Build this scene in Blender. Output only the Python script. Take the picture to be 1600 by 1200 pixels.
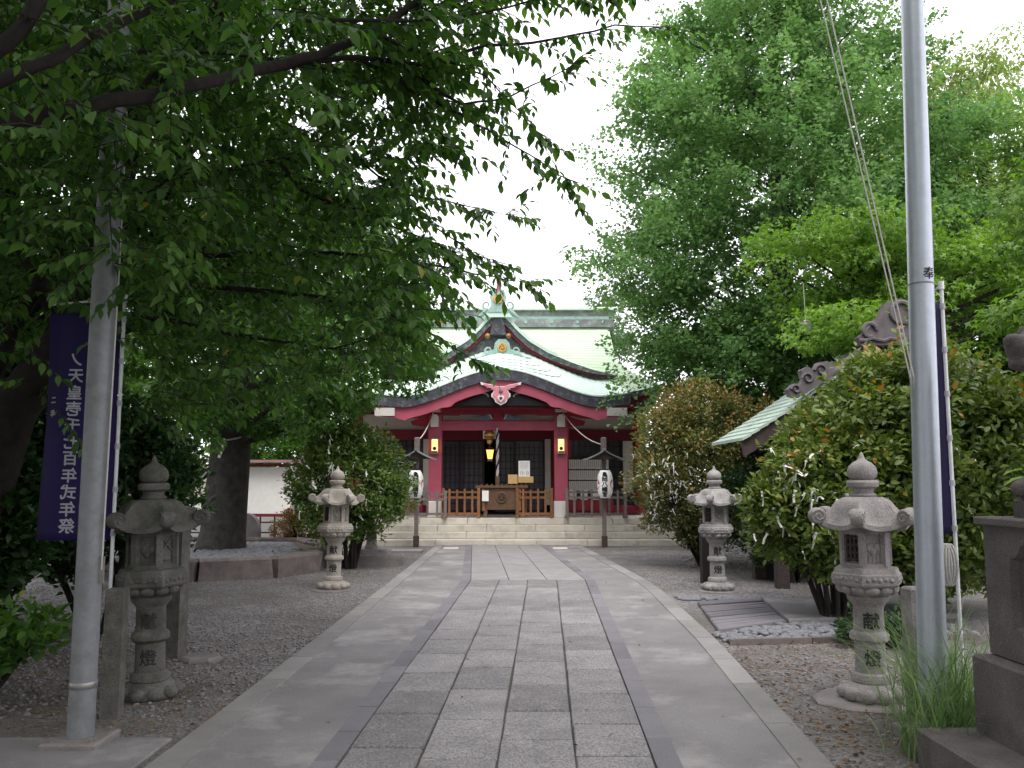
import bpy, bmesh, math, random
import numpy as np
from mathutils import Vector, Matrix
R = math.radians
PI = math.pi
scene = bpy.context.scene
COL = scene.collection
for o in list(bpy.data.objects):
    bpy.data.objects.remove(o)

# ------------------------------------------------------------------ camera
FPX, HORIZON, EYE = 1350.0, 750.0, 1.6
PITCH = math.atan((HORIZON - 600) / FPX)
cam_d = bpy.data.cameras.new('camera')
cam = bpy.data.objects.new('camera', cam_d)
COL.objects.link(cam)
cam_d.sensor_width = 36
cam_d.lens = FPX / 1600 * 36
cam_d.clip_end = 2000
cam.location = (0, 0, EYE)
cam.rotation_euler = (PI / 2 + PITCH, 0, 0)
scene.camera = cam

# ------------------------------------------------------------------ sky, sun, exposure
SUN_EL, SUN_AZ = R(60), R(165)
world = bpy.data.worlds.new('World')
scene.world = world
world.use_nodes = True
nt = world.node_tree
nt.nodes.clear()
out = nt.nodes.new('ShaderNodeOutputWorld')
bg = nt.nodes.new('ShaderNodeBackground')
sky = nt.nodes.new('ShaderNodeTexSky')
sky.sky_type = 'NISHITA'
sky.sun_disc = False
sky.sun_elevation = SUN_EL
sky.sun_rotation = SUN_AZ
sky.dust_density = 4
cloud = nt.nodes.new('ShaderNodeMixRGB')       # bright closed cloud layer over the blue
cloud.inputs[0].default_value = 0.85
cloud.inputs[2].default_value = (9.35, 9.1, 9.7, 1)
nt.links.new(sky.outputs[0], cloud.inputs[1])
nt.links.new(cloud.outputs[0], bg.inputs[0])
bg.inputs[1].default_value = 0.15
nt.links.new(bg.outputs[0], out.inputs[0])
sun_d = bpy.data.lights.new('sun', 'SUN')
sun_d.energy = 1.3
sun_d.angle = R(35)
sun_d.color = (1.0, 0.96, 0.9)
sun = bpy.data.objects.new('sun', sun_d)
COL.objects.link(sun)
_d = Vector((math.sin(SUN_AZ) * math.cos(SUN_EL), math.cos(SUN_AZ) * math.cos(SUN_EL), math.sin(SUN_EL)))
sun.rotation_euler = _d.to_track_quat('Z', 'Y').to_euler()
sun.location = (0, -5, 30)
vs = scene.view_settings
vs.view_transform = 'Standard'
vs.look = 'None'
vs.exposure = 0.88
vs.gamma = 1
scene.render.engine = 'CYCLES'
cy = scene.cycles
cy.use_denoising = True
cy.max_bounces = 7
cy.diffuse_bounces = 4
cy.glossy_bounces = 3
cy.transmission_bounces = 5
cy.transparent_max_bounces = 6
cy.sample_clamp_indirect = 6
cy.use_adaptive_sampling = True

# ------------------------------------------------------------------ helpers
rng = np.random.default_rng(7)
rnd = random.Random(11)
_c, _s = math.cos(PITCH), math.sin(PITCH)


def at(u, v, Y):
    """world point at depth Y metres whose place in the 1600x1200 photograph was measured at (u, v)"""
    dx, dy = (u - 800) / FPX, (600 - v) / FPX
    t = Y / (_c - dy * _s)
    return Vector((dx * t, Y, EYE + (_s + dy * _c) * t))


def tag(o, label=None, cat=None, group=None, kind=None):
    if label: o['label'] = label
    if cat: o['category'] = cat
    if group: o['group'] = group
    if kind: o['kind'] = kind
    return o


def empty(name, loc=(0, 0, 0), rz=0.0, label=None, cat=None, group=None, kind=None):
    o = bpy.data.objects.new(name, None)
    COL.objects.link(o)
    o.location = loc
    o.rotation_euler = (0, 0, rz)
    o.empty_display_size = 0.1
    return tag(o, label, cat, group, kind)


def link(name, me, parent=None, loc=(0, 0, 0), rot=(0, 0, 0), scale=(1, 1, 1)):
    o = bpy.data.objects.new(name, me)
    COL.objects.link(o)
    o.parent = parent
    o.location = loc
    o.rotation_euler = rot
    o.scale = scale
    return o


def copy_tree(o, parent=None):
    c = o.copy()
    COL.objects.link(c)
    c.parent = parent
    for ch in list(o.children):
        copy_tree(ch, c)
    return c


class MB:
    def __init__(s):
        s.v, s.f = [], []

    def add(s, vs, fs):
        n = len(s.v)
        s.v += [tuple(p) for p in vs]
        s.f += [tuple(i + n for i in f) for f in fs]
        return s

    def box(s, c, d, rz=0.0, top=1.0, bev=0.0):
        """box centre c, size d; top scales the upper face; bev chamfers the upper edge"""
        x, y, z = d[0] / 2, d[1] / 2, d[2] / 2
        cr, sr = math.cos(rz), math.sin(rz)
        lay = [(1, -z)]
        if bev:
            lay += [(1, z - bev)]
        lay += [(top, z)]
        vs = []
        for k, (sc, zz) in enumerate(lay):
            for sx, sy in ((-1, -1), (1, -1), (1, 1), (-1, 1)):
                px, py = sx * x * sc, sy * y * sc
                if bev and k == len(lay) - 1:
                    px, py = sx * (x * sc - bev), sy * (y * sc - bev)
                vs.append((c[0] + px * cr - py * sr, c[1] + px * sr + py * cr, c[2] + zz))
        n = len(lay)
        fs = [(3, 2, 1, 0), tuple(range(4 * n - 4, 4 * n))]
        for k in range(n - 1):
            for i in range(4):
                j = (i + 1) % 4
                fs.append((4 * k + i, 4 * k + j, 4 * k + 4 + j, 4 * k + 4 + i))
        return s.add(vs, fs)

    def lathe(s, prof, n=24, c=(0, 0, 0), rot=0.0, cap=True):
        vs = []
        for r, z in prof:
            for i in range(n):
                a = rot + 2 * PI * i / n
                vs.append((c[0] + r * math.cos(a), c[1] + r * math.sin(a), c[2] + z))
        fs = []
        for k in range(len(prof) - 1):
            for i in range(n):
                j = (i + 1) % n
                fs.append((k * n + i, k * n + j, k * n + n + j, k * n + n + i))
        if cap:
            fs.append(tuple(reversed(range(n))))
            fs.append(tuple(range((len(prof) - 1) * n, len(prof) * n)))
        return s.add(vs, fs)

    def tube(s, pts, rad, n=8, cap=True):
        pts = [Vector(p) for p in pts]
        if not hasattr(rad, '__len__'):
            rad = [rad] * len(pts)
        vs, fs = [], []
        up = None
        for i, p in enumerate(pts):
            t = (pts[min(i + 1, len(pts) - 1)] - pts[max(i - 1, 0)]).normalized()
            if up is None:
                up = t.orthogonal().normalized()
            else:
                up = (up - t * up.dot(t))
                up = up.normalized() if up.length > 1e-6 else t.orthogonal().normalized()
            b = t.cross(up)
            for k in range(n):
                a = 2 * PI * k / n
                vs.append(p + (up * math.cos(a) + b * math.sin(a)) * rad[i])
        for i in range(len(pts) - 1):
            for k in range(n):
                j = (k + 1) % n
                fs.append((i * n + k, i * n + j, i * n + n + j, i * n + n + k))
        if cap:
            fs.append(tuple(reversed(range(n))))
            fs.append(tuple(range((len(pts) - 1) * n, len(pts) * n)))
        return s.add(vs, fs)

    def prism(s, poly, y0, y1, org=(0, 0, 0)):
        """polygon in x,z (counter-clockwise seen from -y) extruded from y0 (front) to y1"""
        n = len(poly)
        vs = [(org[0] + x, org[1] + y0, org[2] + z) for x, z in poly] + [(org[0] + x, org[1] + y1, org[2] + z) for x, z in poly]
        fs = [tuple(range(n)), tuple(reversed(range(n, 2 * n)))]
        for i in range(n):
            j = (i + 1) % n
            fs.append((j, i, n + i, n + j))
        return s.add(vs, fs)

    def strip(s, lo, hi, y0, y1):
        """band between two x,z polylines, extruded in y"""
        n = len(lo)
        vs = []
        for (a, b) in zip(lo, hi):
            vs += [(a[0], y0, a[1]), (b[0], y0, b[1]), (b[0], y1, b[1]), (a[0], y1, a[1])]
        fs = [(3, 2, 1, 0), (4 * n - 4, 4 * n - 3, 4 * n - 2, 4 * n - 1)]
        for i in range(n - 1):
            for k in range(4):
                j = (k + 1) % 4
                fs.append((4 * i + k, 4 * i + j, 4 * i + 4 + j, 4 * i + 4 + k))
        return s.add(vs, fs)

    def sphere(s, c, r, n=10, m=7, sc=(1, 1, 1)):
        vs = [(c[0], c[1], c[2] - r * sc[2])]
        for k in range(1, m):
            a = PI * k / m - PI / 2
            for i in range(n):
                b = 2 * PI * i / n
                vs.append((c[0] + r * sc[0] * math.cos(a) * math.cos(b), c[1] + r * sc[1] * math.cos(a) * math.sin(b), c[2] + r * sc[2] * math.sin(a)))
        vs.append((c[0], c[1], c[2] + r * sc[2]))
        fs = [(0, 1 + (i + 1) % n, 1 + i) for i in range(n)]
        for k in range(m - 2):
            for i in range(n):
                j = (i + 1) % n
                q = 1 + k * n
                fs.append((q + i, q + j, q + n + j, q + n + i))
        q = 1 + (m - 2) * n
        fs += [(q + i, q + (i + 1) % n, len(vs) - 1) for i in range(n)]
        return s.add(vs, fs)

    def xf(s, M):
        s.v = [tuple(M @ Vector(p)) for p in s.v]
        return s

    def mesh(s, name, mat, smooth=None):
        me = bpy.data.meshes.new(name)
        me.from_pydata(s.v, [], s.f)
        me.materials.append(mat)
        bm = bmesh.new()
        bm.from_mesh(me)
        bmesh.ops.recalc_face_normals(bm, faces=bm.faces)
        bm.to_mesh(me)
        bm.free()
        if smooth:
            me.polygons.foreach_set('use_smooth', [True] * len(me.polygons))
            me.set_sharp_from_angle(angle=R(smooth))
        me.update()
        return me

    def build(s, name, mat, parent=None, smooth=None, **kw):
        return link(name, s.mesh(name, mat, smooth), parent, **kw)


# ------------------------------------------------------------------ materials
def mat(name, c1, c2=None, scale=6.0, rough=0.8, bump=0.0, bscale=40.0, metal=0.0, detail=6, obj_var=0.0,
        stain=None, stain_amt=0.0, stain_scale=1.5, spec=0.3, fine=0.0, fscale=200.0):
    m = bpy.data.materials.new(name)
    m.use_nodes = True
    n, l = m.node_tree.nodes, m.node_tree.links
    b = n['Principled BSDF']
    b.inputs['Roughness'].default_value = rough
    b.inputs['Metallic'].default_value = metal
    b.inputs['Specular IOR Level'].default_value = spec
    geo = n.new('ShaderNodeNewGeometry')
    pos = geo.outputs['Position']

    def noise(sc, det=6, ro=0.6):
        t = n.new('ShaderNodeTexNoise')
        t.inputs['Scale'].default_value = sc
        t.inputs['Detail'].default_value = det
        t.inputs['Roughness'].default_value = ro
        l.new(pos, t.inputs['Vector'])
        return t.outputs['Fac']

    def ramp(fac, lo, hi):
        r = n.new('ShaderNodeMapRange')
        r.inputs[1].default_value, r.inputs[2].default_value = lo, hi
        l.new(fac, r.inputs[0])
        return r.outputs[0]

    def mix(fac, a, c):
        x = n.new('ShaderNodeMixRGB')
        if isinstance(fac, float): x.inputs[0].default_value = fac
        else: l.new(fac, x.inputs[0])
        for k, q in ((1, a), (2, c)):
            if isinstance(q, tuple): x.inputs[k].default_value = (*q, 1)
            else: l.new(q, x.inputs[k])
        return x.outputs[0]
    col = mix(ramp(noise(scale, detail), 0.3, 0.7), c1, c2 or tuple(q * 0.75 for q in c1))
    if fine:
        f = ramp(noise(fscale, 2), 0.35, 0.65)
        col2 = n.new('ShaderNodeMixRGB')
        col2.blend_type = 'MULTIPLY'
        col2.inputs[0].default_value = fine
        l.new(col, col2.inputs[1])
        g = n.new('ShaderNodeMapRange')
        g.inputs[3].default_value, g.inputs[4].default_value = 0.25, 1.5
        l.new(f, g.inputs[0])
        l.new(g.outputs[0], col2.inputs[2])
        col = col2.outputs[0]
    if stain:
        s1 = ramp(noise(stain_scale, 8, 0.7), 0.5, 0.68)
        k = n.new('ShaderNodeMath')
        k.operation = 'MULTIPLY'
        k.inputs[1].default_value = stain_amt
        l.new(s1, k.inputs[0])
        col = mix(k.outputs[0], col, stain)
    if obj_var:
        oi = n.new('ShaderNodeObjectInfo')
        h = n.new('ShaderNodeHueSaturation')
        mr = n.new('ShaderNodeMapRange')
        mr.inputs[3].default_value, mr.inputs[4].default_value = 1 - obj_var, 1 + obj_var
        l.new(oi.outputs['Random'], mr.inputs[0])
        l.new(mr.outputs[0], h.inputs['Value'])
        l.new(col, h.inputs['Color'])
        col = h.outputs[0]
    l.new(col, b.inputs['Base Color'])
    if bump:
        bp = n.new('ShaderNodeBump')
        bp.inputs['Strength'].default_value = bump
        bp.inputs['Distance'].default_value = 0.01
        l.new(noise(bscale, 5), bp.inputs['Height'])
        l.new(bp.outputs[0], b.inputs['Normal'])
    return m


def glow(name, c, strength):
    m = bpy.data.materials.new(name)
    m.use_nodes = True
    b = m.node_tree.nodes['Principled BSDF']
    b.inputs['Base Color'].default_value = (*c, 1)
    b.inputs['Emission Color'].default_value = (*c, 1)
    b.inputs['Emission Strength'].default_value = strength
    return m


def leafmat(name, dark, light, odd=None, odd_amt=0.0, trans=0.35, rough=0.5):
    """leaf colours picked leaf by leaf (attribute tint, random), light shining through"""
    m = bpy.data.materials.new(name)
    m.use_nodes = True
    n, l = m.node_tree.nodes, m.node_tree.links
    b = n['Principled BSDF']
    a = n.new('ShaderNodeAttribute')
    a.attribute_name = 'tint'
    r = n.new('ShaderNodeValToRGB')
    e = r.color_ramp.elements
    e[0].position, e[0].color = 0.0, (*dark, 1)
    e[1].position, e[1].color = (1 - odd_amt) if odd else 1.0, (*light, 1)
    if odd:
        k = r.color_ramp.elements.new(min(0.999, 1 - odd_amt * 0.6))
        k.color = (*odd, 1)
    l.new(a.outputs['Fac'], r.inputs[0])
    l.new(r.outputs[0], b.inputs['Base Color'])
    b.inputs['Roughness'].default_value = rough
    b.inputs['Specular IOR Level'].default_value = 0.35
    t = n.new('ShaderNodeBsdfTranslucent')
    hs = n.new('ShaderNodeHueSaturation')
    hs.inputs['Saturation'].default_value = 1.15
    hs.inputs['Value'].default_value = 1.5
    l.new(r.outputs[0], hs.inputs['Color'])
    l.new(hs.outputs[0], t.inputs['Color'])
    mx = n.new('ShaderNodeMixShader')
    mx.inputs[0].default_value = trans
    l.new(b.outputs[0], mx.inputs[1])
    l.new(t.outputs[0], mx.inputs[2])
    l.new(mx.outputs[0], n['Material Output'].inputs['Surface'])
    return m


M = {}
M['granite'] = mat('granite', (.275, .262, .262), (.195, .187, .19), 3, .75, .6, 60, obj_var=.2, fine=.6, fscale=75, stain=(.14, .135, .13), stain_amt=.5, stain_scale=2.5)
M['granite_pale'] = mat('granite_pale', (.285, .275, .272), (.225, .217, .216), 3, .75, .3, 60, obj_var=.06, fine=.3, fscale=120, stain=(.2, .2, .19), stain_amt=.4)
M['strip'] = mat('strip_stone', (.195, .185, .198), (.15, .142, .155), 2, .7, .3, 60, obj_var=.15, fine=.3, stain=(.13, .13, .13), stain_amt=.5)
M['concrete'] = mat('concrete', (.235, .225, .222), (.165, .157, .160), 1.3, .85, .25, 80, fine=.25, fscale=150, stain=(.37, .355, .345), stain_amt=.75, stain_scale=1.1)
M['kerb'] = mat('kerb_stone', (.275, .265, .25), (.20, .195, .19), 2, .8, .3, 60, obj_var=.15, fine=.3, stain=(.17, .17, .16), stain_amt=.6)
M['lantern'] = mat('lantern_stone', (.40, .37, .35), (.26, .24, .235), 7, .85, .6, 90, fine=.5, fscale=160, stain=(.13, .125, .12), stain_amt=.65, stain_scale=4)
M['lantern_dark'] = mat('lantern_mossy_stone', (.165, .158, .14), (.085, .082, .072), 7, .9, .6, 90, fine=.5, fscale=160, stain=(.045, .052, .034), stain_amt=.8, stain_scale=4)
M['lantern_warm'] = mat('lantern_stone_warm', (.44, .40, .35), (.29, .265, .235), 5, .85, .6, 90, fine=.45, fscale=130, stain=(.17, .16, .12), stain_amt=.7, stain_scale=3)
M['lantern_grey'] = mat('lantern_stone_grey', (.37, .355, .345), (.25, .24, .235), 9, .85, .6, 90, fine=.5, fscale=180, stain=(.12, .125, .10), stain_amt=.75, stain_scale=6)
M['pedestal'] = mat('pedestal_stone', (.165, .145, .136), (.10, .09, .086), 4, .85, .6, 70, fine=.4, fscale=140, stain=(.07, .065, .06), stain_amt=.65, stain_scale=2.2)
M['step'] = mat('step_stone', (.60, .56, .48), (.5, .47, .41), 4, .8, .25, 60, obj_var=.06, fine=.2, stain=(.26, .245, .22), stain_amt=.55, stain_scale=2.6)
M['rock'] = mat('rock', (.26, .235, .22), (.16, .145, .14), 4, .9, .8, 30, fine=.3, stain=(.1, .1, .08), stain_amt=.5)
M['bedwall'] = mat('bed_wall_stone', (.20, .165, .155), (.11, .095, .09), 5, .9, .8, 35, obj_var=.2, fine=.3, stain=(.07, .07, .055), stain_amt=.5)
M['pebble'] = mat('pebble', (.24, .245, .26), (.13, .135, .15), 30, .6, .1, 100)
M['black'] = mat('ink', (.012, .012, .013), rough=.7)
M['inklet'] = mat('worn_ink', (.03, .028, .027), (.055, .05, .05), 40, .8)
M['red'] = mat('vermilion_paint', (.36, .038, .062), (.30, .032, .052), 3, .55, .1, 30, stain=(.2, .03, .04), stain_amt=.35)
M['redboard'] = mat('rose_red_paint', (.45, .095, .145), (.38, .075, .115), 3, .55, .1, 30, stain=(.3, .07, .09), stain_amt=.35)
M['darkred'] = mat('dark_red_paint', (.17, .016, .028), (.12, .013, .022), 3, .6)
M['plaster'] = mat('plaster', (.62, .60, .55), (.52, .50, .46), 2, .9, stain=(.4, .38, .35), stain_amt=.4)
M['white'] = mat('white_paint', (.78, .77, .74), (.70, .69, .66), 8, .6)
M['paper'] = mat('paper', (.84, .84, .82), (.78, .78, .77), 12, .9)
M['copper'] = mat('verdigris_roof', (.56, .68, .50), (.48, .61, .45), 1.5, .6, .15, 20, stain=(.40, .50, .38), stain_amt=.5, stain_scale=2.2)
M['copper2'] = mat('blue_verdigris_roof', (.53, .69, .61), (.60, .70, .58), 2.2, .55, .15, 20, stain=(.4, .52, .49), stain_amt=.45, stain_scale=2.5)
M['copper_orn'] = mat('verdigris_ornament', (.34, .50, .45), (.24, .36, .33), 9, .6, .2, 40, stain=(.12, .17, .16), stain_amt=.6, stain_scale=6)
M['slate'] = mat('dark_copper_edge', (.062, .058, .078), (.042, .042, .052), 6, .6, .3, 60, stain=(.26, .34, .32), stain_amt=.45, stain_scale=9)
M['slate_patina'] = mat('weathered_copper_edge', (.10, .11, .115), (.06, .065, .07), 6, .6, .3, 60, stain=(.27, .36, .32), stain_amt=.8, stain_scale=8)
M['ridge'] = mat('ridge_copper', (.14, .135, .15), (.22, .25, .24), 3, .6, stain=(.38, .46, .42), stain_amt=.6, stain_scale=3)
M['gold'] = mat('gold', (.72, .44, .14), (.6, .34, .1), 12, .4, metal=.4)
M['ochre'] = mat('ochre_carving', (.42, .28, .03), (.3, .2, .03), 9, .6)
M['bluegrey'] = mat('blue_grey_carving', (.13, .18, .23), (.2, .25, .29), 9, .6)
M['pink'] = mat('pink_carving', (.66, .25, .30), (.58, .2, .25), 9, .6)
M['dark'] = mat('dark_lacquer', (.016, .014, .018), (.024, .02, .026), 4, .35)
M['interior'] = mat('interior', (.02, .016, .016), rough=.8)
M['latticepane'] = mat('lattice_pane', (.085, .08, .105), (.06, .055, .075), 3, .25, spec=.5)
M['wood'] = mat('brown_wood', (.27, .125, .052), (.19, .085, .036), 9, .55, .3, 60, obj_var=.18)
M['boxwood'] = mat('offering_box_wood', (.15, .085, .05), (.105, .06, .036), 9, .5, .3, 60)
M['lightwood'] = mat('light_wood', (.62, .40, .17), (.54, .34, .14), 9, .55)
M['greywood'] = mat('weathered_wood', (.20, .165, .155), (.13, .105, .10), 12, .85, .4, 70, obj_var=.15)
M['darkwood'] = mat('dark_weathered_wood', (.075, .055, .05), (.045, .034, .03), 12, .85, .4, 70)
M['steel'] = mat('flagpole_paint', (.44, .48, .53), (.40, .44, .49), 20, .32, .12, 350, metal=.45, spec=.5, stain=(.3, .32, .34), stain_amt=.25, stain_scale=5)
M['steel_dull'] = mat('dull_flagpole_paint', (.235, .242, .25), (.19, .198, .205), 20, .5, .12, 350, metal=.2, stain=(.12, .125, .11), stain_amt=.6, stain_scale=3.5)
M['tube'] = mat('white_tube', (.72, .73, .75), rough=.35)
M['rope'] = mat('white_rope', (.58, .56, .52), (.46, .44, .41), 60, .9)
M['cloth'] = mat('purple_cloth', (.020, .011, .078), (.015, .008, .058), 3, .85)
M['clothlet'] = mat('cloth_lettering', (.42, .42, .47), rough=.85)
M['bark'] = mat('bark', (.038, .031, .028), (.017, .014, .013), 9, .95, 1.0, 22)
M['bark_grey'] = mat('grey_bark', (.085, .075, .072), (.035, .031, .03), 7, .95, 1.0, 18)
M['metal'] = mat('grey_metal', (.32, .31, .29), rough=.4, metal=.7)
M['tile'] = mat('ridge_tile', (.13, .11, .12), (.085, .075, .08), 8, .55, .3, 30)
M['kioskroof'] = mat('kiosk_copper', (.42, .52, .44), (.34, .43, .37), 3, .55, stain=(.2, .24, .2), stain_amt=.5)
M['amber'] = glow('amber_lamp', (1.0, .46, .08), 1.7)
M['amber_soft'] = glow('amber_paper', (1.0, .55, .18), 1.2)
M['redmark'] = mat('red_ink', (.55, .06, .07), (.45, .05, .06), 20, .8)
M['boardroof'] = mat('mauve_roof', (.30, .17, .18), (.24, .13, .14), 4, .6)
M['bell'] = mat('aged_brass', (.35, .19, .06), (.2, .1, .035), 9, .4, metal=.6)

def ground_mat(name, base, base2, chip_lo, chip_hi, scale):
    m = bpy.data.materials.new(name)
    m.use_nodes = True
    n, l = m.node_tree.nodes, m.node_tree.links
    b = n['Principled BSDF']
    b.inputs['Roughness'].default_value = .95
    b.inputs['Specular IOR Level'].default_value = .15
    geo = n.new('ShaderNodeNewGeometry')
    v = n.new('ShaderNodeTexVoronoi'); v.inputs['Scale'].default_value = scale
    l.new(geo.outputs['Position'], v.inputs['Vector'])
    bw = n.new('ShaderNodeSeparateColor'); l.new(v.outputs['Color'], bw.inputs[0])
    r = n.new('ShaderNodeValToRGB')
    r.color_ramp.elements[0].color = (*chip_lo, 1); r.color_ramp.elements[1].color = (*chip_hi, 1)
    l.new(bw.outputs[0], r.inputs[0])
    n1 = n.new('ShaderNodeTexNoise'); n1.inputs['Scale'].default_value = .55; n1.inputs['Detail'].default_value = 7; n1.inputs['Roughness'].default_value = .65
    l.new(geo.outputs['Position'], n1.inputs['Vector'])
    mr = n.new('ShaderNodeMapRange'); mr.inputs[1].default_value = .42; mr.inputs[2].default_value = .6
    l.new(n1.outputs[0], mr.inputs[0])
    n2 = n.new('ShaderNodeTexNoise'); n2.inputs['Scale'].default_value = 14; n2.inputs['Detail'].default_value = 8
    l.new(geo.outputs['Position'], n2.inputs['Vector'])
    soil = n.new('ShaderNodeMixRGB'); soil.inputs[1].default_value = (*base, 1); soil.inputs[2].default_value = (*base2, 1)
    l.new(n2.outputs[0], soil.inputs[0])
    mx = n.new('ShaderNodeMixRGB'); l.new(mr.outputs[0], mx.inputs[0]); l.new(r.outputs[0], mx.inputs[1]); l.new(soil.outputs[0], mx.inputs[2])
    l.new(mx.outputs[0], b.inputs['Base Color'])
    bp = n.new('ShaderNodeBump'); bp.inputs['Strength'].default_value = .8; bp.inputs['Distance'].default_value = .02
    l.new(v.outputs['Distance'], bp.inputs['Height']); l.new(bp.outputs[0], b.inputs['Normal'])
    return m

M['ground'] = ground_mat('gravelly_soil', (.105, .096, .085), (.16, .148, .134), (.115, .110, .109), (.30, .288, .283), 42)
M['gravel'] = mat('gravel_chips', (.29, .275, .27), (.14, .132, .13), 45, .9)
M['litter'] = mat('dry_leaves', (.26, .16, .085), (.13, .085, .05), 25, .9)
M['joint'] = mat('mossy_joint', (.10, .095, .08), (.065, .07, .045), 6, .95, .5, 60)
M['soil'] = mat('dark_soil', (.075, .06, .045), (.11, .085, .06), 8, .95, .6, 30)
M['L_cherry'] = leafmat('cherry_leaf', (.026, .076, .016), (.105, .205, .040), (.45, .30, .03), .003, .42, .42)
M['L_ginkgo'] = leafmat('ginkgo_leaf', (.056, .138, .040), (.185, .31, .100), None, 0, .42, .55)
M['L_maple'] = leafmat('maple_leaf', (.055, .13, .022), (.20, .33, .055), None, 0, .4, .5)
M['L_right'] = leafmat('light_green_leaf', (.07, .15, .035), (.23, .34, .085), None, 0, .38, .55)
M['L_pale'] = leafmat('pale_leaf', (.12, .18, .045), (.31, .40, .12), None, 0, .4, .55)
M['L_ever'] = leafmat('evergreen_leaf', (.016, .045, .015), (.045, .095, .024), None, 0, .25, .4)
M['L_bed'] = leafmat('broad_green_leaf', (.035, .10, .020), (.11, .22, .038), (.28, .26, .04), .01, .4, .45)
M['L_bush'] = leafmat('red_tipped_bush_leaf', (.030, .078, .018), (.165, .22, .045), (.33, .17, .04), .14, .25, .38)
M['L_bush2'] = leafmat('brownish_bush_leaf', (.035, .075, .025), (.19, .19, .055), (.33, .16, .06), .25, .25, .4)
M['L_bush3'] = leafmat('green_bush_leaf', (.030, .085, .020), (.15, .22, .045), (.30, .22, .05), .12, .25, .38)
M['L_azalea'] = leafmat('azalea_leaf', (.10, .08, .03), (.24, .13, .05), (.30, .11, .05), .2, .25, .5)
M['L_grass'] = leafmat('grass_blade', (.07, .14, .045), (.25, .36, .14), None, 0, .35, .5)
M['L_far'] = leafmat('far_leaf', (.09, .15, .08), (.17, .24, .13), None, 0, .35, .6)

# ------------------------------------------------------------------ lettering
def glyphs(text, size):
    """flat mesh data (verts in x,z; faces) of one character, centred"""
    cu = bpy.data.curves.new('lettering', 'FONT')
    cu.body = text
    cu.size = size
    cu.align_x = 'CENTER'
    cu.resolution_u = 3
    ob = bpy.data.objects.new('lettering', cu)
    COL.objects.link(ob)
    dg = bpy.context.evaluated_depsgraph_get()
    me = ob.evaluated_get(dg).to_mesh()
    vs = [(v.co.x, v.co.y) for v in me.vertices]
    fs = [tuple(p.vertices) for p in me.polygons]
    ob.evaluated_get(dg).to_mesh_clear()
    bpy.data.objects.remove(ob)
    bpy.data.curves.remove(cu)
    if vs:
        xs = [v[0] for v in vs]; ys = [v[1] for v in vs]
        cx, cyy = (min(xs) + max(xs)) / 2, (min(ys) + max(ys)) / 2
        vs = [(x - cx, y - cyy) for x, y in vs]
    return vs, fs


def lettering(text, size, pitch, surf, mirror=False, bold=0.0, sx=1.0):
    """column of characters, top down; surf(x, z) -> 3-D point"""
    mb = MB()
    for i, ch in enumerate(text):
        vs, fs = glyphs(ch, size)
        offs = [(0, 0)] if not bold else [(0, 0), (bold, 0), (-bold, 0), (0, bold), (0, -bold)]
        for k, (ox, oz) in enumerate(offs):
            mb.add([surf((-x if mirror else x) * sx + ox, z - pitch * i + oz, k * .00025) for x, z in vs], fs)
    return mb

# ------------------------------------------------------------------ leaves
TPL = {
    'pointed': (np.array([(0, 0, 0), (.22, .20, .05), (.55, .24, .05), (1, 0, -.16), (.55, -.24, .05), (.22, -.20, .05), (.22, 0, 0), (.55, 0, -.02)]),
                [(0, 1, 6), (6, 1, 2, 7), (7, 2, 3), (0, 6, 5), (6, 7, 4, 5), (7, 3, 4)]),
    'oval': (np.array([(0, 0, 0), (.45, .24, .06), (1, 0, -.06), (.45, -.24, .06)]), [(0, 1, 2), (0, 2, 3)]),
    'fan': (np.array([(0, 0, 0), (.8, .5, .08), (.95, 0, -.04), (.8, -.5, .08)]), [(0, 1, 2), (0, 2, 3)]),
    'palm': (np.array([(0, 0, 0), (.35, .12, .02), (.55, .55, -.1), (.62, .15, .03), (1, 0, -.15), (.62, -.15, .03), (.55, -.55, -.1), (.35, -.12, .02)]),
             [(0, 1, 7), (1, 2, 3), (1, 3, 5, 7), (3, 4, 5), (5, 6, 7)]),
}


def leaf_mesh(name, material, pos, axis, nrm, size, kind, tint):
    T, F = TPL[kind]
    N, k = len(pos), len(T)
    a = axis / np.linalg.norm(axis, axis=1, keepdims=True)
    n = nrm - a * np.sum(nrm * a, axis=1, keepdims=True)
    n /= np.maximum(np.linalg.norm(n, axis=1, keepdims=True), 1e-6)
    b = np.cross(n, a)
    V = pos[:, None, :] + size[:, None, None] * (T[None, :, 0:1] * a[:, None, :] + T[None, :, 1:2] * b[:, None, :] + T[None, :, 2:3] * n[:, None, :])
    V = V.reshape(-1, 3)
    ll = np.concatenate([np.array(f) for f in F])
    ls = np.array([len(f) for f in F])
    loops = (ll[None, :] + (np.arange(N) * k)[:, None]).ravel()
    tot = np.tile(ls, N)
    start = np.concatenate([[0], np.cumsum(tot)[:-1]])
    me = bpy.data.meshes.new(name)
    me.vertices.add(len(V)); me.vertices.foreach_set('co', V.ravel().astype(np.float32))
    me.loops.add(len(loops)); me.loops.foreach_set('vertex_index', loops.astype(np.int32))
    me.polygons.add(len(tot)); me.polygons.foreach_set('loop_start', start.astype(np.int32))
    at_ = me.attributes.new('tint', 'FLOAT', 'POINT')
    at_.data.foreach_set('value', np.repeat(tint, k).astype(np.float32))
    me.materials.append(material)
    me.update(calc_edges=True)
    return me


def unit(v):
    return v / np.maximum(np.linalg.norm(v, axis=-1, keepdims=True), 1e-9)


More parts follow.
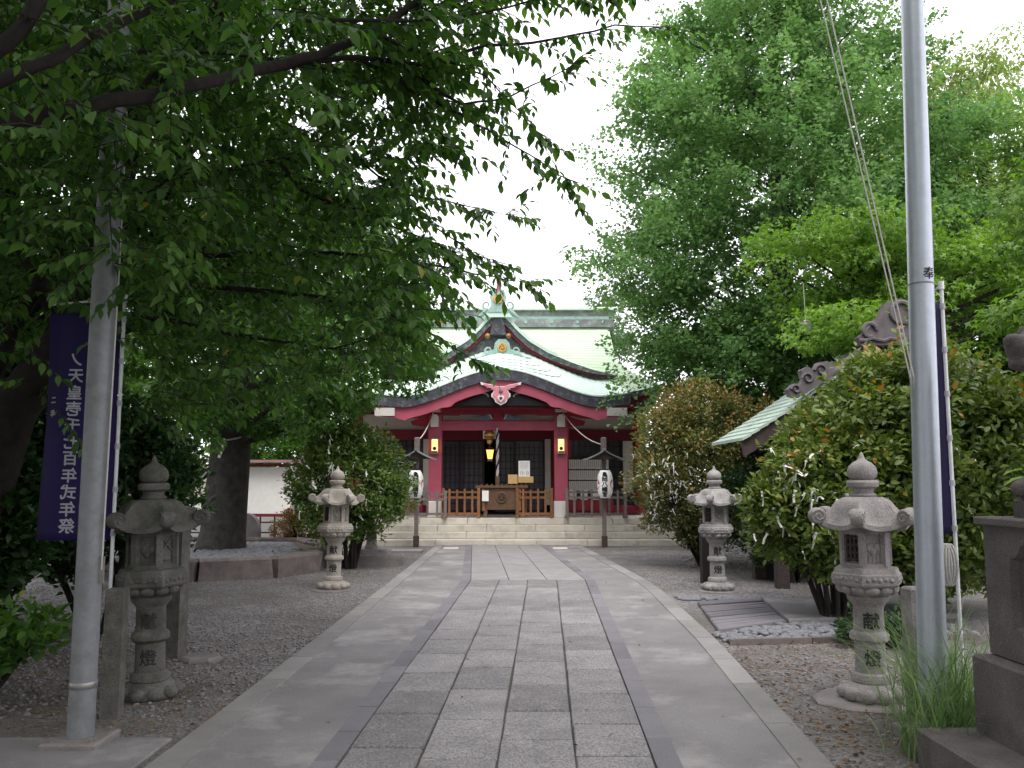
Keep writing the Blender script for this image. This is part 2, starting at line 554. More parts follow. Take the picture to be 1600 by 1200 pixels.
def clump_leaves(centres, radii, per, flat=.6, droop=.3, shell=.55):
    """leaf positions, axes and normals round clump centres (n,3) with radii (n,)"""
    n = len(centres)
    c = np.repeat(centres, per, axis=0)
    r = np.repeat(radii, per)
    d = unit(rng.normal(size=(n * per, 3)))
    rad = shell + (1 - shell) * rng.random(n * per) ** .6
    rad *= 0.75 + 0.35 * rng.random(n * per)
    p = c + d * (r * rad)[:, None] * np.array([1, 1, flat])
    ax = d * np.array([1, 1, .4]) + rng.normal(size=d.shape) * .55
    ax[:, 2] -= droop
    nr = d * .5 + rng.normal(size=d.shape) * .45 + np.array([0, 0, .75])
    return p, ax, nr

# ================================================================== SETTING
def lerp_tab(tab, y):
    for (y0, x0), (y1, x1) in zip(tab, tab[1:]):
        if y <= y1:
            return x0 + (x1 - x0) * (y - y0) / (y1 - y0)
    return tab[-1][1]


g = MB().add([(-200, -100, 0), (200, -100, 0), (200, 300, 0), (-200, 300, 0)], [(0, 1, 2, 3)]).build('ground', M['ground'])
tag(g, kind='structure')

T_OL = [(-2, -2.2), (5.7, -2.0), (13.9, -1.9), (21.4, -1.84)]
T_OR = [(-2, 1.28), (5.15, 1.79), (8.6, 2.02), (12.7, 2.15), (13.9, 2.13), (21.4, 1.66)]
T_SL = [(-2, -1.37), (5.04, -1.12), (13.9, -.8), (21.4, -1.13)]
T_SR = [(-2, .66), (5.04, .95), (13.9, 1.31), (21.4, .83)]
OL = lambda y: lerp_tab(T_OL, y)
OR_ = lambda y: lerp_tab(T_OR, y)
SL = lambda y: lerp_tab(T_SL, y)
SR = lambda y: lerp_tab(T_SR, y)
KW, SW = .2, .15


def slab(name, quad, z0, z1, m, parent, bev=.008, tilt=0.0):
    """flat stone with chamfered upper edge over a quad of x,y corners"""
    cx = sum(p[0] for p in quad) / 4
    cyy = sum(p[1] for p in quad) / 4
    vs = []
    dz = [rnd.uniform(-tilt, tilt) for _ in range(4)]
    for k, (zz, ins) in enumerate(((z0, 0), (z1 - bev, 0), (z1, bev))):
        for i, p in enumerate(quad):
            d = math.hypot(p[0] - cx, p[1] - cyy)
            f = 1 - ins * 1.3 / d
            vs.append((cx + (p[0] - cx) * f, cyy + (p[1] - cyy) * f, zz + (dz[i] if k else 0)))
    fs = [(8, 9, 10, 11)]
    for k in range(2):
        for i in range(4):
            j = (i + 1) % 4
            fs.append((4 * k + i, 4 * k + j, 4 * k + 4 + j, 4 * k + 4 + i))
    return MB().add(vs, fs).build(name, m, parent)


ys = [1.5, 3, 5.04, 5.15, 5.7, 7, 8.6, 10, 11.5, 12.7, 13.9, 15, 17, 19, 21.38]
bed = MB()
n = len(ys)
bed.add([(OL(y) + .02, y, .016) for y in ys] + [(OR_(y) - .02, y, .016) for y in ys], [(i, n + i, n + i + 1, i + 1) for i in range(n - 1)])
path = bed.build('approach_path', M['joint'])
tag(path, kind='structure')
for a, b2, nm in ((lambda y: OL(y) + KW, SL, 'concrete_band'), (SR, lambda y: OR_(y) - KW, 'concrete_band')):
    m = MB()
    m.add([(a(y) - .06, y, .024) for y in ys] + [(b2(y) + .06, y, .026) for y in ys], [(i, n + i, n + i + 1, i + 1) for i in range(n - 1)])
    m.build(nm, M['concrete'], path)
# thin strips and kerbs, stone by stone
for fl, fr, lo, hi, m, nm, zt in ((SL, lambda y: SL(y) + SW, .5, .9, 'strip', 'strip_stone', .032), (lambda y: SR(y) - SW, SR, .5, .9, 'strip', 'strip_stone', .032),
                                  (OL, lambda y: OL(y) + KW, .8, 1.3, 'kerb', 'kerb_stone', .034), (lambda y: OR_(y) - KW, OR_, .8, 1.3, 'kerb', 'kerb_stone', .034)):
    y = 2.6
    while y < 21.3:
        y1 = min(y + rnd.uniform(lo, hi), 21.38)
        if y < 13.9 < y1: y1 = 13.9
        if 21.38 - y1 < .3: y1 = 21.38
        slab(nm, [(fl(y) + .003, y + .004), (fr(y) - .003, y + .004), (fr(y1) - .003, y1 - .004), (fl(y1) + .003, y1 - .004)], -.05, zt, M[m], path, .006, .002)
        y = y1
# granite slabs, four columns
for j in range(4):
    y = 2.7 + rnd.uniform(0, .5)
    while y < 13.88:
        y1 = y + rnd.uniform(.58, .86)
        if 13.9 - y1 < .35: y1 = 13.9
        q = []
        for yy, fr in ((y + .010, j), (y + .010, j + 1), (y1 - .010, j + 1), (y1 - .010, j)):
            a, b2 = SL(yy) + SW, SR(yy) - SW
            q.append((a + (b2 - a) * fr / 4 + (.0055 if fr == j else -.0055) + rnd.uniform(-.004, .004), yy + rnd.uniform(-.006, .006)))
        slab('granite_slab', q, -.03, .034 + rnd.uniform(-.004, .004), M['granite'], path, rnd.uniform(.007, .014), .004)
        y = y1
for j in range(3):
    y = 13.9
    while y < 21.3:
        y1 = y + rnd.uniform(1.0, 1.7)
        if 21.38 - y1 < .6: y1 = 21.38
        q = []
        for yy, fr in ((y + .004, j), (y + .004, j + 1), (y1 - .004, j + 1), (y1 - .004, j)):
            a, b2 = SL(yy) + SW, SR(yy) - SW
            q.append((a + (b2 - a) * fr / 3 + (.005 if fr == j else -.005), yy))
        slab('pale_slab', q, -.03, .034, M['granite_pale'], path, .005, .001)
        y = y1
# drain covers at the far end, set in the concrete
for x in (-1.42, 1.12):
    slab('drain_cover', [(x - .17, 20.15), (x + .17, 20.15), (x + .17, 20.6), (x - .17, 20.6)], 0, .031, M['step'], path, .004)
# concrete apron at the near left
ap = MB().box((-4.6, 3.3, -.03), (5.0, 4.5, .1), bev=.01).build('concrete_apron', M['concrete'])
tag(ap, kind='structure')

# ------------------------------------------------------------------ stone steps
CX = -0.40
steps = empty('stone_steps', (CX, 21.4, 0), kind='structure')
NS, RISE, TREAD = 4, .158, .34
for k in range(NS):
    hw = 5.2
    x = -hw - (0.5 if k % 2 else 0)
    while x < hw:
        x1 = min(x + 1.24, hw)
        dep = TREAD + .05 if k < NS - 1 else .6
        xa = max(x, -hw)
        MB().box(((xa + x1) / 2, k * TREAD + dep / 2 + (0 if k else .002), k * RISE + RISE / 2 - (.002 if k else .02)), (x1 - xa - .012, dep, RISE - .008 + (0 if k else .03)), bev=.012).build('step_block', M['step'], steps)
        x += 1.24
fill = MB().box((0, TREAD * 3 + .5 + 2.6, .3), (11.4, 5.6, .6))
fill.add([(-5.19, .03, .01), (5.19, .03, .01), (5.19, 1.1, .46), (-5.19, 1.1, .46)], [(0, 1, 2, 3)])
fill.build('platform', M['step'], steps)

# ------------------------------------------------------------------ plank paving and cobbles at the right
deck = empty('plank_paving', (0, 0, 0), label='grey stone planks laid side by side right of the path', cat='paving')
a, b2, c2, d2 = (2.16, 9.25), (3.05, 9.85), (3.28, 11.7), (2.40, 11.45)
rows = 11
for k in range(rows):
    t0, t1 = k / rows, (k + 1) / rows
    L0 = (a[0] + (d2[0] - a[0]) * t0, a[1] + (d2[1] - a[1]) * t0)
    L1 = (a[0] + (d2[0] - a[0]) * t1, a[1] + (d2[1] - a[1]) * t1)
    R0 = (b2[0] + (c2[0] - b2[0]) * t0, b2[1] + (c2[1] - b2[1]) * t0)
    R1 = (b2[0] + (c2[0] - b2[0]) * t1, b2[1] + (c2[1] - b2[1]) * t1)
    gp = rnd.uniform(.010, .03)
    w = rnd.uniform(-.012, .012)
    slab('plank', [(L0[0], L0[1] + gp / 2), (R0[0], R0[1] + gp / 2 + w), (R1[0], R1[1] - gp / 2), (L1[0], L1[1] - gp / 2 + w)], .0, .05 + rnd.uniform(-.006, .006), M['strip'], deck, .012, .006)
pv = empty('flat_stone_slabs', (0, 0, 0), label='wide flat grey slab half hidden under the red-tipped bush', cat='paving')
slab('slab', [(3.09, 9.87), (4.15, 10.1), (4.35, 11.4), (3.32, 11.7)], 0, .055, M['concrete'], pv, .01)
slab('slab', [(4.165, 10.1), (5.2, 10.3), (5.4, 11.6), (4.365, 11.4)], 0, .055, M['concrete'], pv, .01)
ed = empty('edging_stones', (0, 0, 0), label='thin dark edging stones in front of the cobble strip', cat='edging')
for x0, x1 in ((2.12, 2.95), (2.96, 3.8), (3.81, 4.7)):
    f = lambda x: 8.62 + (x - 2.12) * .12
    slab('edging_stone', [(x0, f(x0)), (x1, f(x1)), (x1, f(x1) + .06), (x0, f(x0) + .06)], 0, .06, M['bedwall'], ed, .006)


def pebbles(name, pts, lo, hi, material, flat=.6, zoff=0.0):
    """squashed little stones as one mesh"""
    ph = (1 + 5 ** .5) / 2
    ico = unit(np.array([(-1, ph, 0), (1, ph, 0), (-1, -ph, 0), (1, -ph, 0), (0, -1, ph), (0, 1, ph), (0, -1, -ph), (0, 1, -ph), (ph, 0, -1), (ph, 0, 1), (-ph, 0, -1), (-ph, 0, 1)], float))
    F = np.array([(0, 11, 5), (0, 5, 1), (0, 1, 7), (0, 7, 10), (0, 10, 11), (1, 5, 9), (5, 11, 4), (11, 10, 2), (10, 7, 6), (7, 1, 8), (3, 9, 4), (3, 4, 2), (3, 2, 6), (3, 6, 8), (3, 8, 9), (4, 9, 5), (2, 4, 11), (6, 2, 10), (8, 6, 7), (9, 8, 1)])
    N = len(pts)
    s = lo + (hi - lo) * rng.random(N)
    ang = rng.random(N) * 2 * PI
    e = 1 + rng.random(N) * .6
    V = ico[None] * s[:, None, None] * np.stack([e, np.ones(N), np.full(N, flat)], 1)[:, None, :]
    ca, sa = np.cos(ang)[:, None], np.sin(ang)[:, None]
    X = V[:, :, 0] * ca - V[:, :, 1] * sa
    Y = V[:, :, 0] * sa + V[:, :, 1] * ca
    V = np.stack([X, Y, V[:, :, 2]], 2) + pts[:, None, :] + np.array([0, 0, zoff])
    me = bpy.data.meshes.new(name)
    me.from_pydata(V.reshape(-1, 3).tolist(), [], (F[None] + (np.arange(N) * 12)[:, None, None]).reshape(-1, 3).tolist())
    me.materials.append(material)
    me.polygons.foreach_set('use_smooth', [True] * len(me.polygons))
    return link(name, me)


P1 = []
while len(P1) < 620:
    x, y = rnd.uniform(2.1, 4.8), rnd.uniform(8.65, 9.85)
    if 8.72 + (x - 2.12) * .12 < y < 9.2 + (x - 2.16) * .66 and y < 9.9 and not (x > 3.1 and y > 9.82 + (x - 3.1) * .2):
        P1.append((x, y, rnd.uniform(.012, .03)))
for _ in range(240):
    P1.append((rnd.uniform(2.25, 3.7), 11.95 + rnd.uniform(-.2, .2), .012))
o = pebbles('cobbles', np.array(P1), .028, .052, M['pebble'])
tag(o, 'blue grey cobbles filling the strip around the planks', 'cobbles', kind='stuff')

# loose gravel and leaf litter
def scatter(n, x0, x1, y0, y1, ok):
    p = np.stack([x0 + (x1 - x0) * rng.random(n), y0 + (y1 - y0) * rng.random(n), np.zeros(n)], 1)
    return p[[ok(q) for q in p]]


okl = lambda q: q[0] < OL(q[1]) - .02 or q[0] > OR_(q[1]) + .02
noise2 = lambda q: math.sin(q[0] * 1.7 + 1) * math.sin(q[1] * 1.1 + .5) + math.sin(q[0] * .8 - q[1] * .9)
gl = scatter(20000, -7.5, -1.8, 6.0, 20.5, lambda q: okl(q) and rnd.random() < .8 + .25 * noise2(q))
gr = scatter(9000, 1.6, 5.2, 4.8, 20.5, lambda q: okl(q) and not (2.1 < q[0] < 5.3 and 8.6 < q[1] < 12) and rnd.random() < .5 + .4 * noise2(q))
o = pebbles('gravel', np.concatenate([gl, gr]), .006, .019, M['gravel'], .7, .004)
tag(o, 'loose grey brown gravel over the bare ground', 'gravel', kind='stuff')
ll = scatter(5200, -5.5, -1.9, 5.3, 9.5, lambda q: q[0] < OL(q[1]) - .01 and not (q[0] < -2.05 and q[1] < 5.58) and rnd.random() < .9 - .2 * (q[1] - 5.3))
lr = scatter(3800, 1.6, 3.4, 4.6, 9.2, lambda q: q[0] > OR_(q[1]) + .01 and rnd.random() < .75)
lp = scatter(160, -1.9, 2.0, 5, 14, lambda q: rnd.random() < .35)
lp[:, 2] += .03
q = np.concatenate([ll, lr, lp])
q[:, 2] += .012
ax = rng.normal(size=q.shape) * np.array([1, 1, .15]); nr = rng.normal(size=q.shape) * .35 + np.array([0, 0, 1])
me = leaf_mesh('leaf_litter', M['litter'], q, ax, nr, .018 + .03 * rng.random(len(q)), 'oval', rng.random(len(q)))
tag(link('leaf_litter', me), 'dry brown fallen leaves scattered on the soil', 'leaf litter', kind='stuff')

# ------------------------------------------------------------------ raised tree bed at the left
bedo = empty('tree_bed', (0, 0, 0), label='low raised bed of rough brown stones around the tree trunk', cat='tree bed')
outline = [(-7.3, 14.15), (-5.0, 14.0), (-3.95, 14.45), (-3.5, 15.4), (-3.75, 17.6), (-4.6, 19.2), (-7.3, 19.2)]
for (x0, y0), (x1, y1) in zip(outline, outline[1:]):
    L = math.hypot(x1 - x0, y1 - y0)
    nb = max(1, round(L / .85))
    for k in range(nb):
        t = (k + .5) / nb
        px, py = x0 + (x1 - x0) * t, y0 + (y1 - y0) * t
        mb = MB().box((0, 0, .17), (L / nb - .015, .3, .36 + rnd.uniform(-.02, .02)), bev=.045)
        mb.v = [(x + rnd.uniform(-.02, .02), y + rnd.uniform(-.03, .03), z + rnd.uniform(-.015, .015)) for x, y, z in mb.v]
        mb.build('wall_stone', M['bedwall'], bedo, loc=(px, py, 0), rot=(0, 0, math.atan2(y1 - y0, x1 - x0)))
MB().add([(x, y, .27) for x, y in outline], [tuple(range(7))]).build('soil', M['soil'], bedo)
pp = np.array([(rnd.uniform(-7.1, -3.8), rnd.uniform(14.3, 18.5), .285) for _ in range(2600)])
pp = pp[(pp[:, 0] + .35 * np.abs(pp[:, 1] - 15.8)) < -3.75]
o = pebbles('bed_pebbles', pp, .035, .07, M['pebble'], .5)
tag(o, 'dark blue grey pebbles covering the raised tree bed', 'pebbles', kind='stuff')

# ================================================================== SHRINE HALL
hall = empty('shrine_hall', (CX, 22.76, .632), label='red wooden shrine hall with pale green curved copper roofs', cat='shrine')
# local frame: x right, y away from the camera, z up from the platform


def part(mb, name, m, smooth=None, parent=None):
    return mb.build(name, M[m], parent or hall, smooth)


def mirror(mb):
    r = MB()
    r.v = [(-x, y, z) for x, y, z in mb.v]
    r.f = [tuple(reversed(f)) for f in mb.f]
    return r


# ---- main roof: courses stepped one over the other
YE, YR, ZE, ZR = .95, 5.6, 3.26, 6.08          # eave and ridge (depth, height)
YB = 2 * YR - YE
NC = 44
hwf = lambda t: 4.55 - .95 * min(1, t / .5) ** .8
zf = lambda t: ZE + (ZR - ZE) * (.72 * t + .28 * t * t)
yf = lambda t: YE + (YR - YE) * t
lift = lambda xn, t: .32 * abs(xn) ** 5 * max(0, 1 - t * 1.6)
for sgn, nm in ((1, 'roof_slope'), (-1, 'roof_slope')):
    mb = MB()
    nx = 28
    vs, fs = [], []
    for i in range(NC):
        for t, dz in ((i / NC, .022), ((i + 1) / NC, 0)):
            for k in range(nx + 1):
                xn = -1 + 2 * k / nx
                y = yf(t)
                if sgn < 0: y = 2 * YR - y
                vs.append((xn * hwf(t), y, zf(t) + lift(xn, t) + dz))
    for i in range(2 * NC - 1):
        for k in range(nx):
            a0 = i * (nx + 1) + k
            fs.append((a0, a0 + 1, a0 + nx + 2, a0 + nx + 1))
    part(mb.add(vs, fs), nm, 'copper')
for sgn in (-1, 1):                               # hipped ends and the gable wall above them
    mb = MB()
    vs, fs = [], []
    H_ = 22
    for i in range(H_):
        for t, dz in ((.5 * i / H_, .022), (.5 * (i + 1) / H_, 0)):
            for k in range(13):
                w = -1 + 2 * k / 12
                vs.append((sgn * hwf(t), YR + w * (YR - yf(t)), zf(t) + lift(w, t) * .9 + dz))
    for i in range(2 * H_ - 1):
        for k in range(12):
            a0 = i * 13 + k
            fs.append((a0, a0 + 1, a0 + 14, a0 + 13))
    part(mb.add(vs, fs), 'roof_hip', 'copper')
    prof = [(yf(.5 + .5 * i / 8), zf(.5 + .5 * i / 8) - .02) for i in range(9)] + [(2 * YR - yf(1 - .5 * i / 8), zf(1 - .5 * i / 8) - .02) for i in range(1, 9)]
    part(MB().add([(sgn * 3.35, y, z) for y, z in prof], [tuple(range(len(prof)))]), 'gable_wall', 'darkred')
# eave edge of the main roof: dark copper band following the lifted corners
def eave_band(m, drop0, drop1, inset, name, nx=28):
    pts = []
    for k in range(nx + 1):
        xn = -1 + 2 * k / nx
        pts.append((xn * (4.55 - inset), YE + inset, ZE + lift(xn, 0)))
    side = []
    for k in range(1, 15):
        w = -1 + 2 * k / 14
        side.append((4.55 - inset, YR + w * (YR - YE - inset), ZE + lift(w, 0) * .9))
    left = [(-x, y, z) for x, y, z in reversed(side)]
    line = left + pts + side
    nn = len(line)
    vs = [(x, y, z - drop0) for x, y, z in line] + [(x, y, z - drop1) for x, y, z in line]
    cxl = [(x * .985, y + .06, z) for x, y, z in line]
    vs += [(x, y, z - drop1) for x, y, z in cxl] + [(x, y, z - drop0) for x, y, z in cxl]
    fs = []
    for r_ in range(4):
        q_ = (r_ + 1) % 4
        for i in range(nn - 1):
            fs.append((r_ * nn + i, r_ * nn + i + 1, q_ * nn + i + 1, q_ * nn + i))
    part(MB().add(vs, fs), name, m)


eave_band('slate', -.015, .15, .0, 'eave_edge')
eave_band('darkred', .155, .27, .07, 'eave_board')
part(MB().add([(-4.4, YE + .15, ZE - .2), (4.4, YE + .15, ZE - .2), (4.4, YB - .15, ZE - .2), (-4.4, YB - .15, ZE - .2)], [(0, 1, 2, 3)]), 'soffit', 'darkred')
raft = MB().box((0, .62, 0), (.075, 1.25, .085)).mesh('rafter', M['redboard'])
for k in range(29):
    x = -4.2 + k * .3
    link('rafter', raft, hall, (x, YE + .2, ZE - .245 + .04))
# ridge: stacked box with bands
part(MB().box((0, YR, ZR + .02), (7.5, .62, .26)), 'ridge_base', 'ridge')
part(MB().box((0, YR, ZR + .21), (7.5, .5, .1)), 'ridge_band', 'copper_orn')
part(MB().box((0, YR, ZR + .37), (7.6, .46, .2)), 'ridge_body', 'ridge')
part(MB().box((0, YR, ZR + .51), (7.8, .72, .09), bev=.03), 'ridge_cap', 'copper2')
for k in range(9):
    part(MB().lathe([(.05, 0), (.05, .03)], 10).xf(Matrix.Translation((-3.4 + k * .85, YR - .31, ZR + .06)) @ Matrix.Rotation(PI / 2, 4, 'X')), 'ridge_boss', 'copper_orn')

# ---- chidori gable over the front slope
GU = .26
GY, GP, GB, GW = 1.95, 5.72 + GU, 3.80, 3.42          # front depth, peak height, foot height, half width
GT = [(x_, at(772, v_, 24.71).z - .632) for x_, v_ in ((0, 490), (.33, 505), (.5, 516), (.88, 535), (1.43, 553), (2.07, 568), (2.7, 580), (3.42, 589))]
gz = lambda q: lerp_tab(GT, q * GW)    # q = |x| / GW
NQ = 26
for sgn in (-1, 1):
    mb = MB()
    vs, fs = [], []
    for i in range(NQ):
        for q_, dz in ((i / NQ, .0), ((i + 1) / NQ, .02)):
            x, z = sgn * GW * q_, gz(q_)
            yb = YE + (YR - YE) * max(0.0, min(1.0, (z - ZE) / (ZR - ZE) * 1.12 + .05)) + .55
            vs += [(x, GY, z + dz), (x, max(yb, GY + .25), z + dz)]
    for i in range(2 * NQ - 1):
        fs.append((2 * i, 2 * i + 1, 2 * i + 3, 2 * i + 2))
    part(mb.add(vs, fs), 'gable_roof', 'copper')
    qs = [i / 24 for i in range(25)]
    part(MB().strip([(sgn * GW * q_, gz(q_) - .19 + .19 * q_ ** 2) for q_ in qs], [(sgn * GW * q_, gz(q_) + .035) for q_ in qs], GY - .10, GY + .02), 'gable_edge', 'slate_patina')
    part(MB().strip([(sgn * GW * .93 * q_, gz(q_) - .30 + .28 * q_) for q_ in qs], [(sgn * GW * .96 * q_, gz(q_) - .18 + .18 * q_) for q_ in qs], GY - .04, GY + .05), 'barge_board', 'darkred')
    part(MB().strip([(sgn * GW * q_ * .5, gz(q_ * .5) + .02) for q_ in qs], [(sgn * (GW * q_ * .5 + .03), gz(q_ * .5) + .11) for q_ in qs], GY - .13, GY + .2), 'edge_roll', 'copper2')
qs = [i / 16 for i in range(17)]
tri = [(-GW * q_, gz(q_) - .05) for q_ in reversed(qs)] + [(GW * q_, gz(q_) - .05) for q_ in qs[1:]]
part(MB().prism(list(reversed(tri)), GY + .12, GY + .18), 'gable_wall', 'slate_patina')
part(MB().prism([(-.24, 5.12), (.24, 5.12), (.13, 5.62), (-.13, 5.62)], GY - .2, GY + .1), 'gable_face', 'slate')


def emblem(x, y, z, r, parent=None):
    """gilt disc with a three comma crest in relief"""
    o = MB().lathe([(r, 0), (r, .03), (r * .9, .045), (r * .82, .035), (0.001, .035)], 24).xf(Matrix.Translation((x, y, z)) @ Matrix.Rotation(PI / 2, 4, 'X')).build('crest', M['gold'], parent or hall, 30)
    mb = MB()
    for k in range(3):
        a = k * 2 * PI / 3
        pts, rad = [], []
        for i in range(8):
            b_ = a + i * .27
            rr = r * (.3 + .055 * i)
            pts.append((x + rr * math.cos(b_), y - .045, z + rr * math.sin(b_)))
            rad.append(r * .2 * (1 - i / 8.5))
        mb.tube(pts, rad, 6)
    mb.build('comma', M['bell'], o)


# ridge-end ornament on the gable peak
def scroll(mb, x, y, z, r, s, w=.12):
    pts = [(x + s * r * (1 - i / 20) * math.cos(-PI / 2 + i * .42), y, z + r * (1 - i / 20) * math.sin(-PI / 2 + i * .42)) for i in range(17)]
    mb.tube(pts, [r * .3 * (1 - i / 24) for i in range(17)], 7)


orn = MB().prism([(-.30, (5.5 + GU)), (.30, (5.5 + GU)), (.20, 5.72 + GU), (.24, (5.95 + GU)), (.17, (6.15 + GU)), (.09, (6.17 + GU)), (0, (6.1 + GU)), (-.09, (6.17 + GU)), (-.17, (6.15 + GU)), (-.24, (5.95 + GU)), (-.20, 5.72 + GU)], GY - .3, GY - .1)
for s in (-1, 1):
    scroll(orn, s * .33, GY - .2, 5.72 + GU, .13, s)
    orn.tube([(s * .3, GY - .2, (5.6 + GU)), (s * .46, GY - .2, (5.44 + GU)), (s * .62, GY - .2, (5.34 + GU))], [.09, .07, .02], 7)
part(orn, 'ridge_end_ornament', 'copper_orn', 40)
part(MB().prism([(-.42, (5.36 + GU)), (.42, (5.36 + GU)), (.2, (5.62 + GU)), (-.2, (5.62 + GU))], GY - .27, GY + 2.2), 'gable_ridge', 'copper2')
emblem(0, GY - .31, (5.88 + GU), .14)
part(MB().lathe([(.07, 0), (.075, .3), (.09, .32), (.085, .36)], 12).xf(Matrix.Translation((.02, GY - .2, (6.12 + GU))) @ Matrix.Rotation(.35, 4, 'X')), 'ridge_horn', 'pink', 40)
part(MB().lathe([(.075, 0), (.075, .06), (.02, .08)], 12).xf(Matrix.Translation((.3, GY - .14, 5.08)) @ Matrix.Rotation(PI / 2, 4, 'X')), 'edge_boss', 'bell', 40)
part(MB().lathe([(.075, 0), (.075, .06), (.02, .08)], 12).xf(Matrix.Translation((-.3, GY - .14, 5.08)) @ Matrix.Rotation(PI / 2, 4, 'X')), 'edge_boss', 'bell', 40)

# ornament standing on the crown of the porch roof, in front of the gable
ko = MB().prism([(-.72, 4.30), (.72, 4.30), (.5, 4.40), (.40, 4.56), (.24, 4.62), (.2, 4.82), (.1, 4.92), (-.1, 4.92), (-.2, 4.82), (-.24, 4.62), (-.40, 4.56), (-.5, 4.40)], GY - .62, GY - .42, (.12, 0, 0))
for s in (-1, 1):
    scroll(ko, .12 + s * .38, GY - .6, 4.60, .12, s)
    ko.tube([(.12 + s * .45, GY - .6, 4.48), (.12 + s * .62, GY - .6, 4.37), (.12 + s * .82, GY - .6, 4.38)], [.08, .06, .02], 7)
part(ko, 'porch_ridge_ornament', 'copper_orn', 40)
part(MB().box((.12, GY - .3, 4.52), (.5, .5, .5), top=.7), 'porch_ridge', 'copper2')
emblem(.12, GY - .63, 4.68, .13)

# ---- cusped porch roof (the front canopy)
KX, KY0, KY1, KHW = .12, -1.05, 2.3, 3.28


def kz(x):
    a = abs(x)
    z = 2.78
    if a < 2.55: z += .70 * (.5 * (1 + math.cos(PI * a / 2.55))) ** .92
    if a > 2.2: z += .10 * ((a - 2.2) / 1.08) ** 2
    return z


mb = MB()
vs, fs = [], []
NK = 40
NYK = 10
for i in range(NK):
    for xx, up in ((-KHW + 2 * KHW * i / NK, 0), (-KHW + 2 * KHW * (i + 1) / NK, 1)):
        dz = .02 if ((xx < 0) != bool(up)) else 0
        for j in range(NYK + 1):
            t = j / NYK
            zt = kz(xx * (1 - .12 * t)) + .27 + dz + .78 * t ** 1.1 * (1.0 + .4 * (1 - abs(xx) / KHW))
            vs.append((KX + xx, KY0 + (KY1 - KY0) * t, zt))
for i in range(2 * NK - 1):
    for j in range(NYK):
        a0 = i * (NYK + 1) + j
        fs.append((a0, a0 + NYK + 1, a0 + NYK + 2, a0 + 1))
part(mb.add(vs, fs), 'porch_roof', 'copper2')
# low course lips that follow the front edge at the crown
for c_ in range(4):
    mb = MB()
    rr = .55 + c_ * .22
    pts = []
    for i in range(21):
        a_ = PI + PI * i / 20
        x_, tt = rr * 1.35 * math.cos(a_), .62 + .16 * c_ * 0 + (.14 + .13 * c_) * math.sin(a_)
        tt = max(.04, tt)
        pts.append((KX + x_, KY0 + (KY1 - KY0) * tt, kz(x_ * (1 - .12 * tt)) + .285 + .78 * tt ** 1.1 * (1 + .4 * (1 - abs(x_) / KHW))))
    part(mb.tube(pts, .014, 5), 'course_lip', 'copper_orn')
xs = [-KHW + 2 * KHW * i / 60 for i in range(61)]
part(MB().strip([(KX + x, kz(x)) for x in xs], [(KX + x, kz(x) + .27) for x in xs], KY0, KY0 + .35), 'porch_roof_edge', 'slate')
part(MB().strip([(KX + x, kz(x) + .27) for x in xs], [(KX + x, kz(x) + .30) for x in xs], KY0 - .015, KY0 + .1), 'porch_roof_lip', 'copper2')
xb = [x * .965 for x in xs]


def board_lo(x):
    a = abs(x)
    w = .27 if a > .4 else .27 - .1 * (1 - a / .4)
    for c_, h_ in ((1.3, .07), (2.45, .06)):
        w += h_ * math.exp(-((a - c_) / .1) ** 2)
    return kz(x) - w


part(MB().strip([(KX + x, board_lo(x)) for x in xb], [(KX + x, kz(x) - .003) for x in xb], KY0 + .08, KY0 + .2), 'cusped_board', 'redboard')
for s in (-1, 1):
    part(MB().box((KX + s * 2.93, KY0 + .24, kz(2.93) - .15), (.5, .5, .2)), 'board_tip', 'plaster')
part(MB().strip([(KX + x, kz(x) - .05) for x in xs], [(KX + x, kz(x) - .02) for x in xs], KY0 + .3, KY1), 'porch_ceiling', 'red')
# pendant carving
def wing(s):
    return [(s * x, z) for x, z in ((0, -.02), (.10, -.02), (.2, .02), (.36, .05), (.52, .09), (.50, .02), (.40, 0), (.36, -.05), (.27, -.05), (.24, -.1), (.18, -.1), (.2, -.18), (.24, -.2), (.24, -.28), (.17, -.34), (.14, -.42), (.07, -.46), (0, -.5))]


pend = wing(1) + list(reversed(wing(-1)))[1:-1]
zc = kz(0) - .14
part(MB().prism(list(reversed([(KX + x, zc + z) for x, z in pend])), KY0 - .02, KY0 + .05), 'pendant', 'white')
o = part(MB().prism(list(reversed([(KX + x * .85, zc - .02 + z * .86) for x, z in pend])), KY0 - .045, KY0 - .021), 'pendant_face', 'pink')
part(MB().lathe([(.05, 0), (.05, .03), (.02, .045)], 8).xf(Matrix.Translation((KX, KY0 - .045, zc - .14)) @ Matrix.Rotation(PI / 2, 4, 'X')), 'pendant_boss', 'ridge', 40)
hp = [(.075 * math.sin(a) ** 3 * 1.1, .012 * (13 * math.cos(a) - 5 * math.cos(2 * a) - 2 * math.cos(3 * a) - math.cos(4 * a)) * .55) for a in [2 * PI * i / 20 for i in range(20)]]
part(MB().prism([(KX + x, zc - .33 + z) for x, z in hp], KY0 - .07, KY0 - .046), 'heart_rim', 'white')
part(MB().prism([(KX + x * .5, zc - .33 + z * .5) for x, z in hp], KY0 - .08, KY0 - .071), 'heart', 'dark')
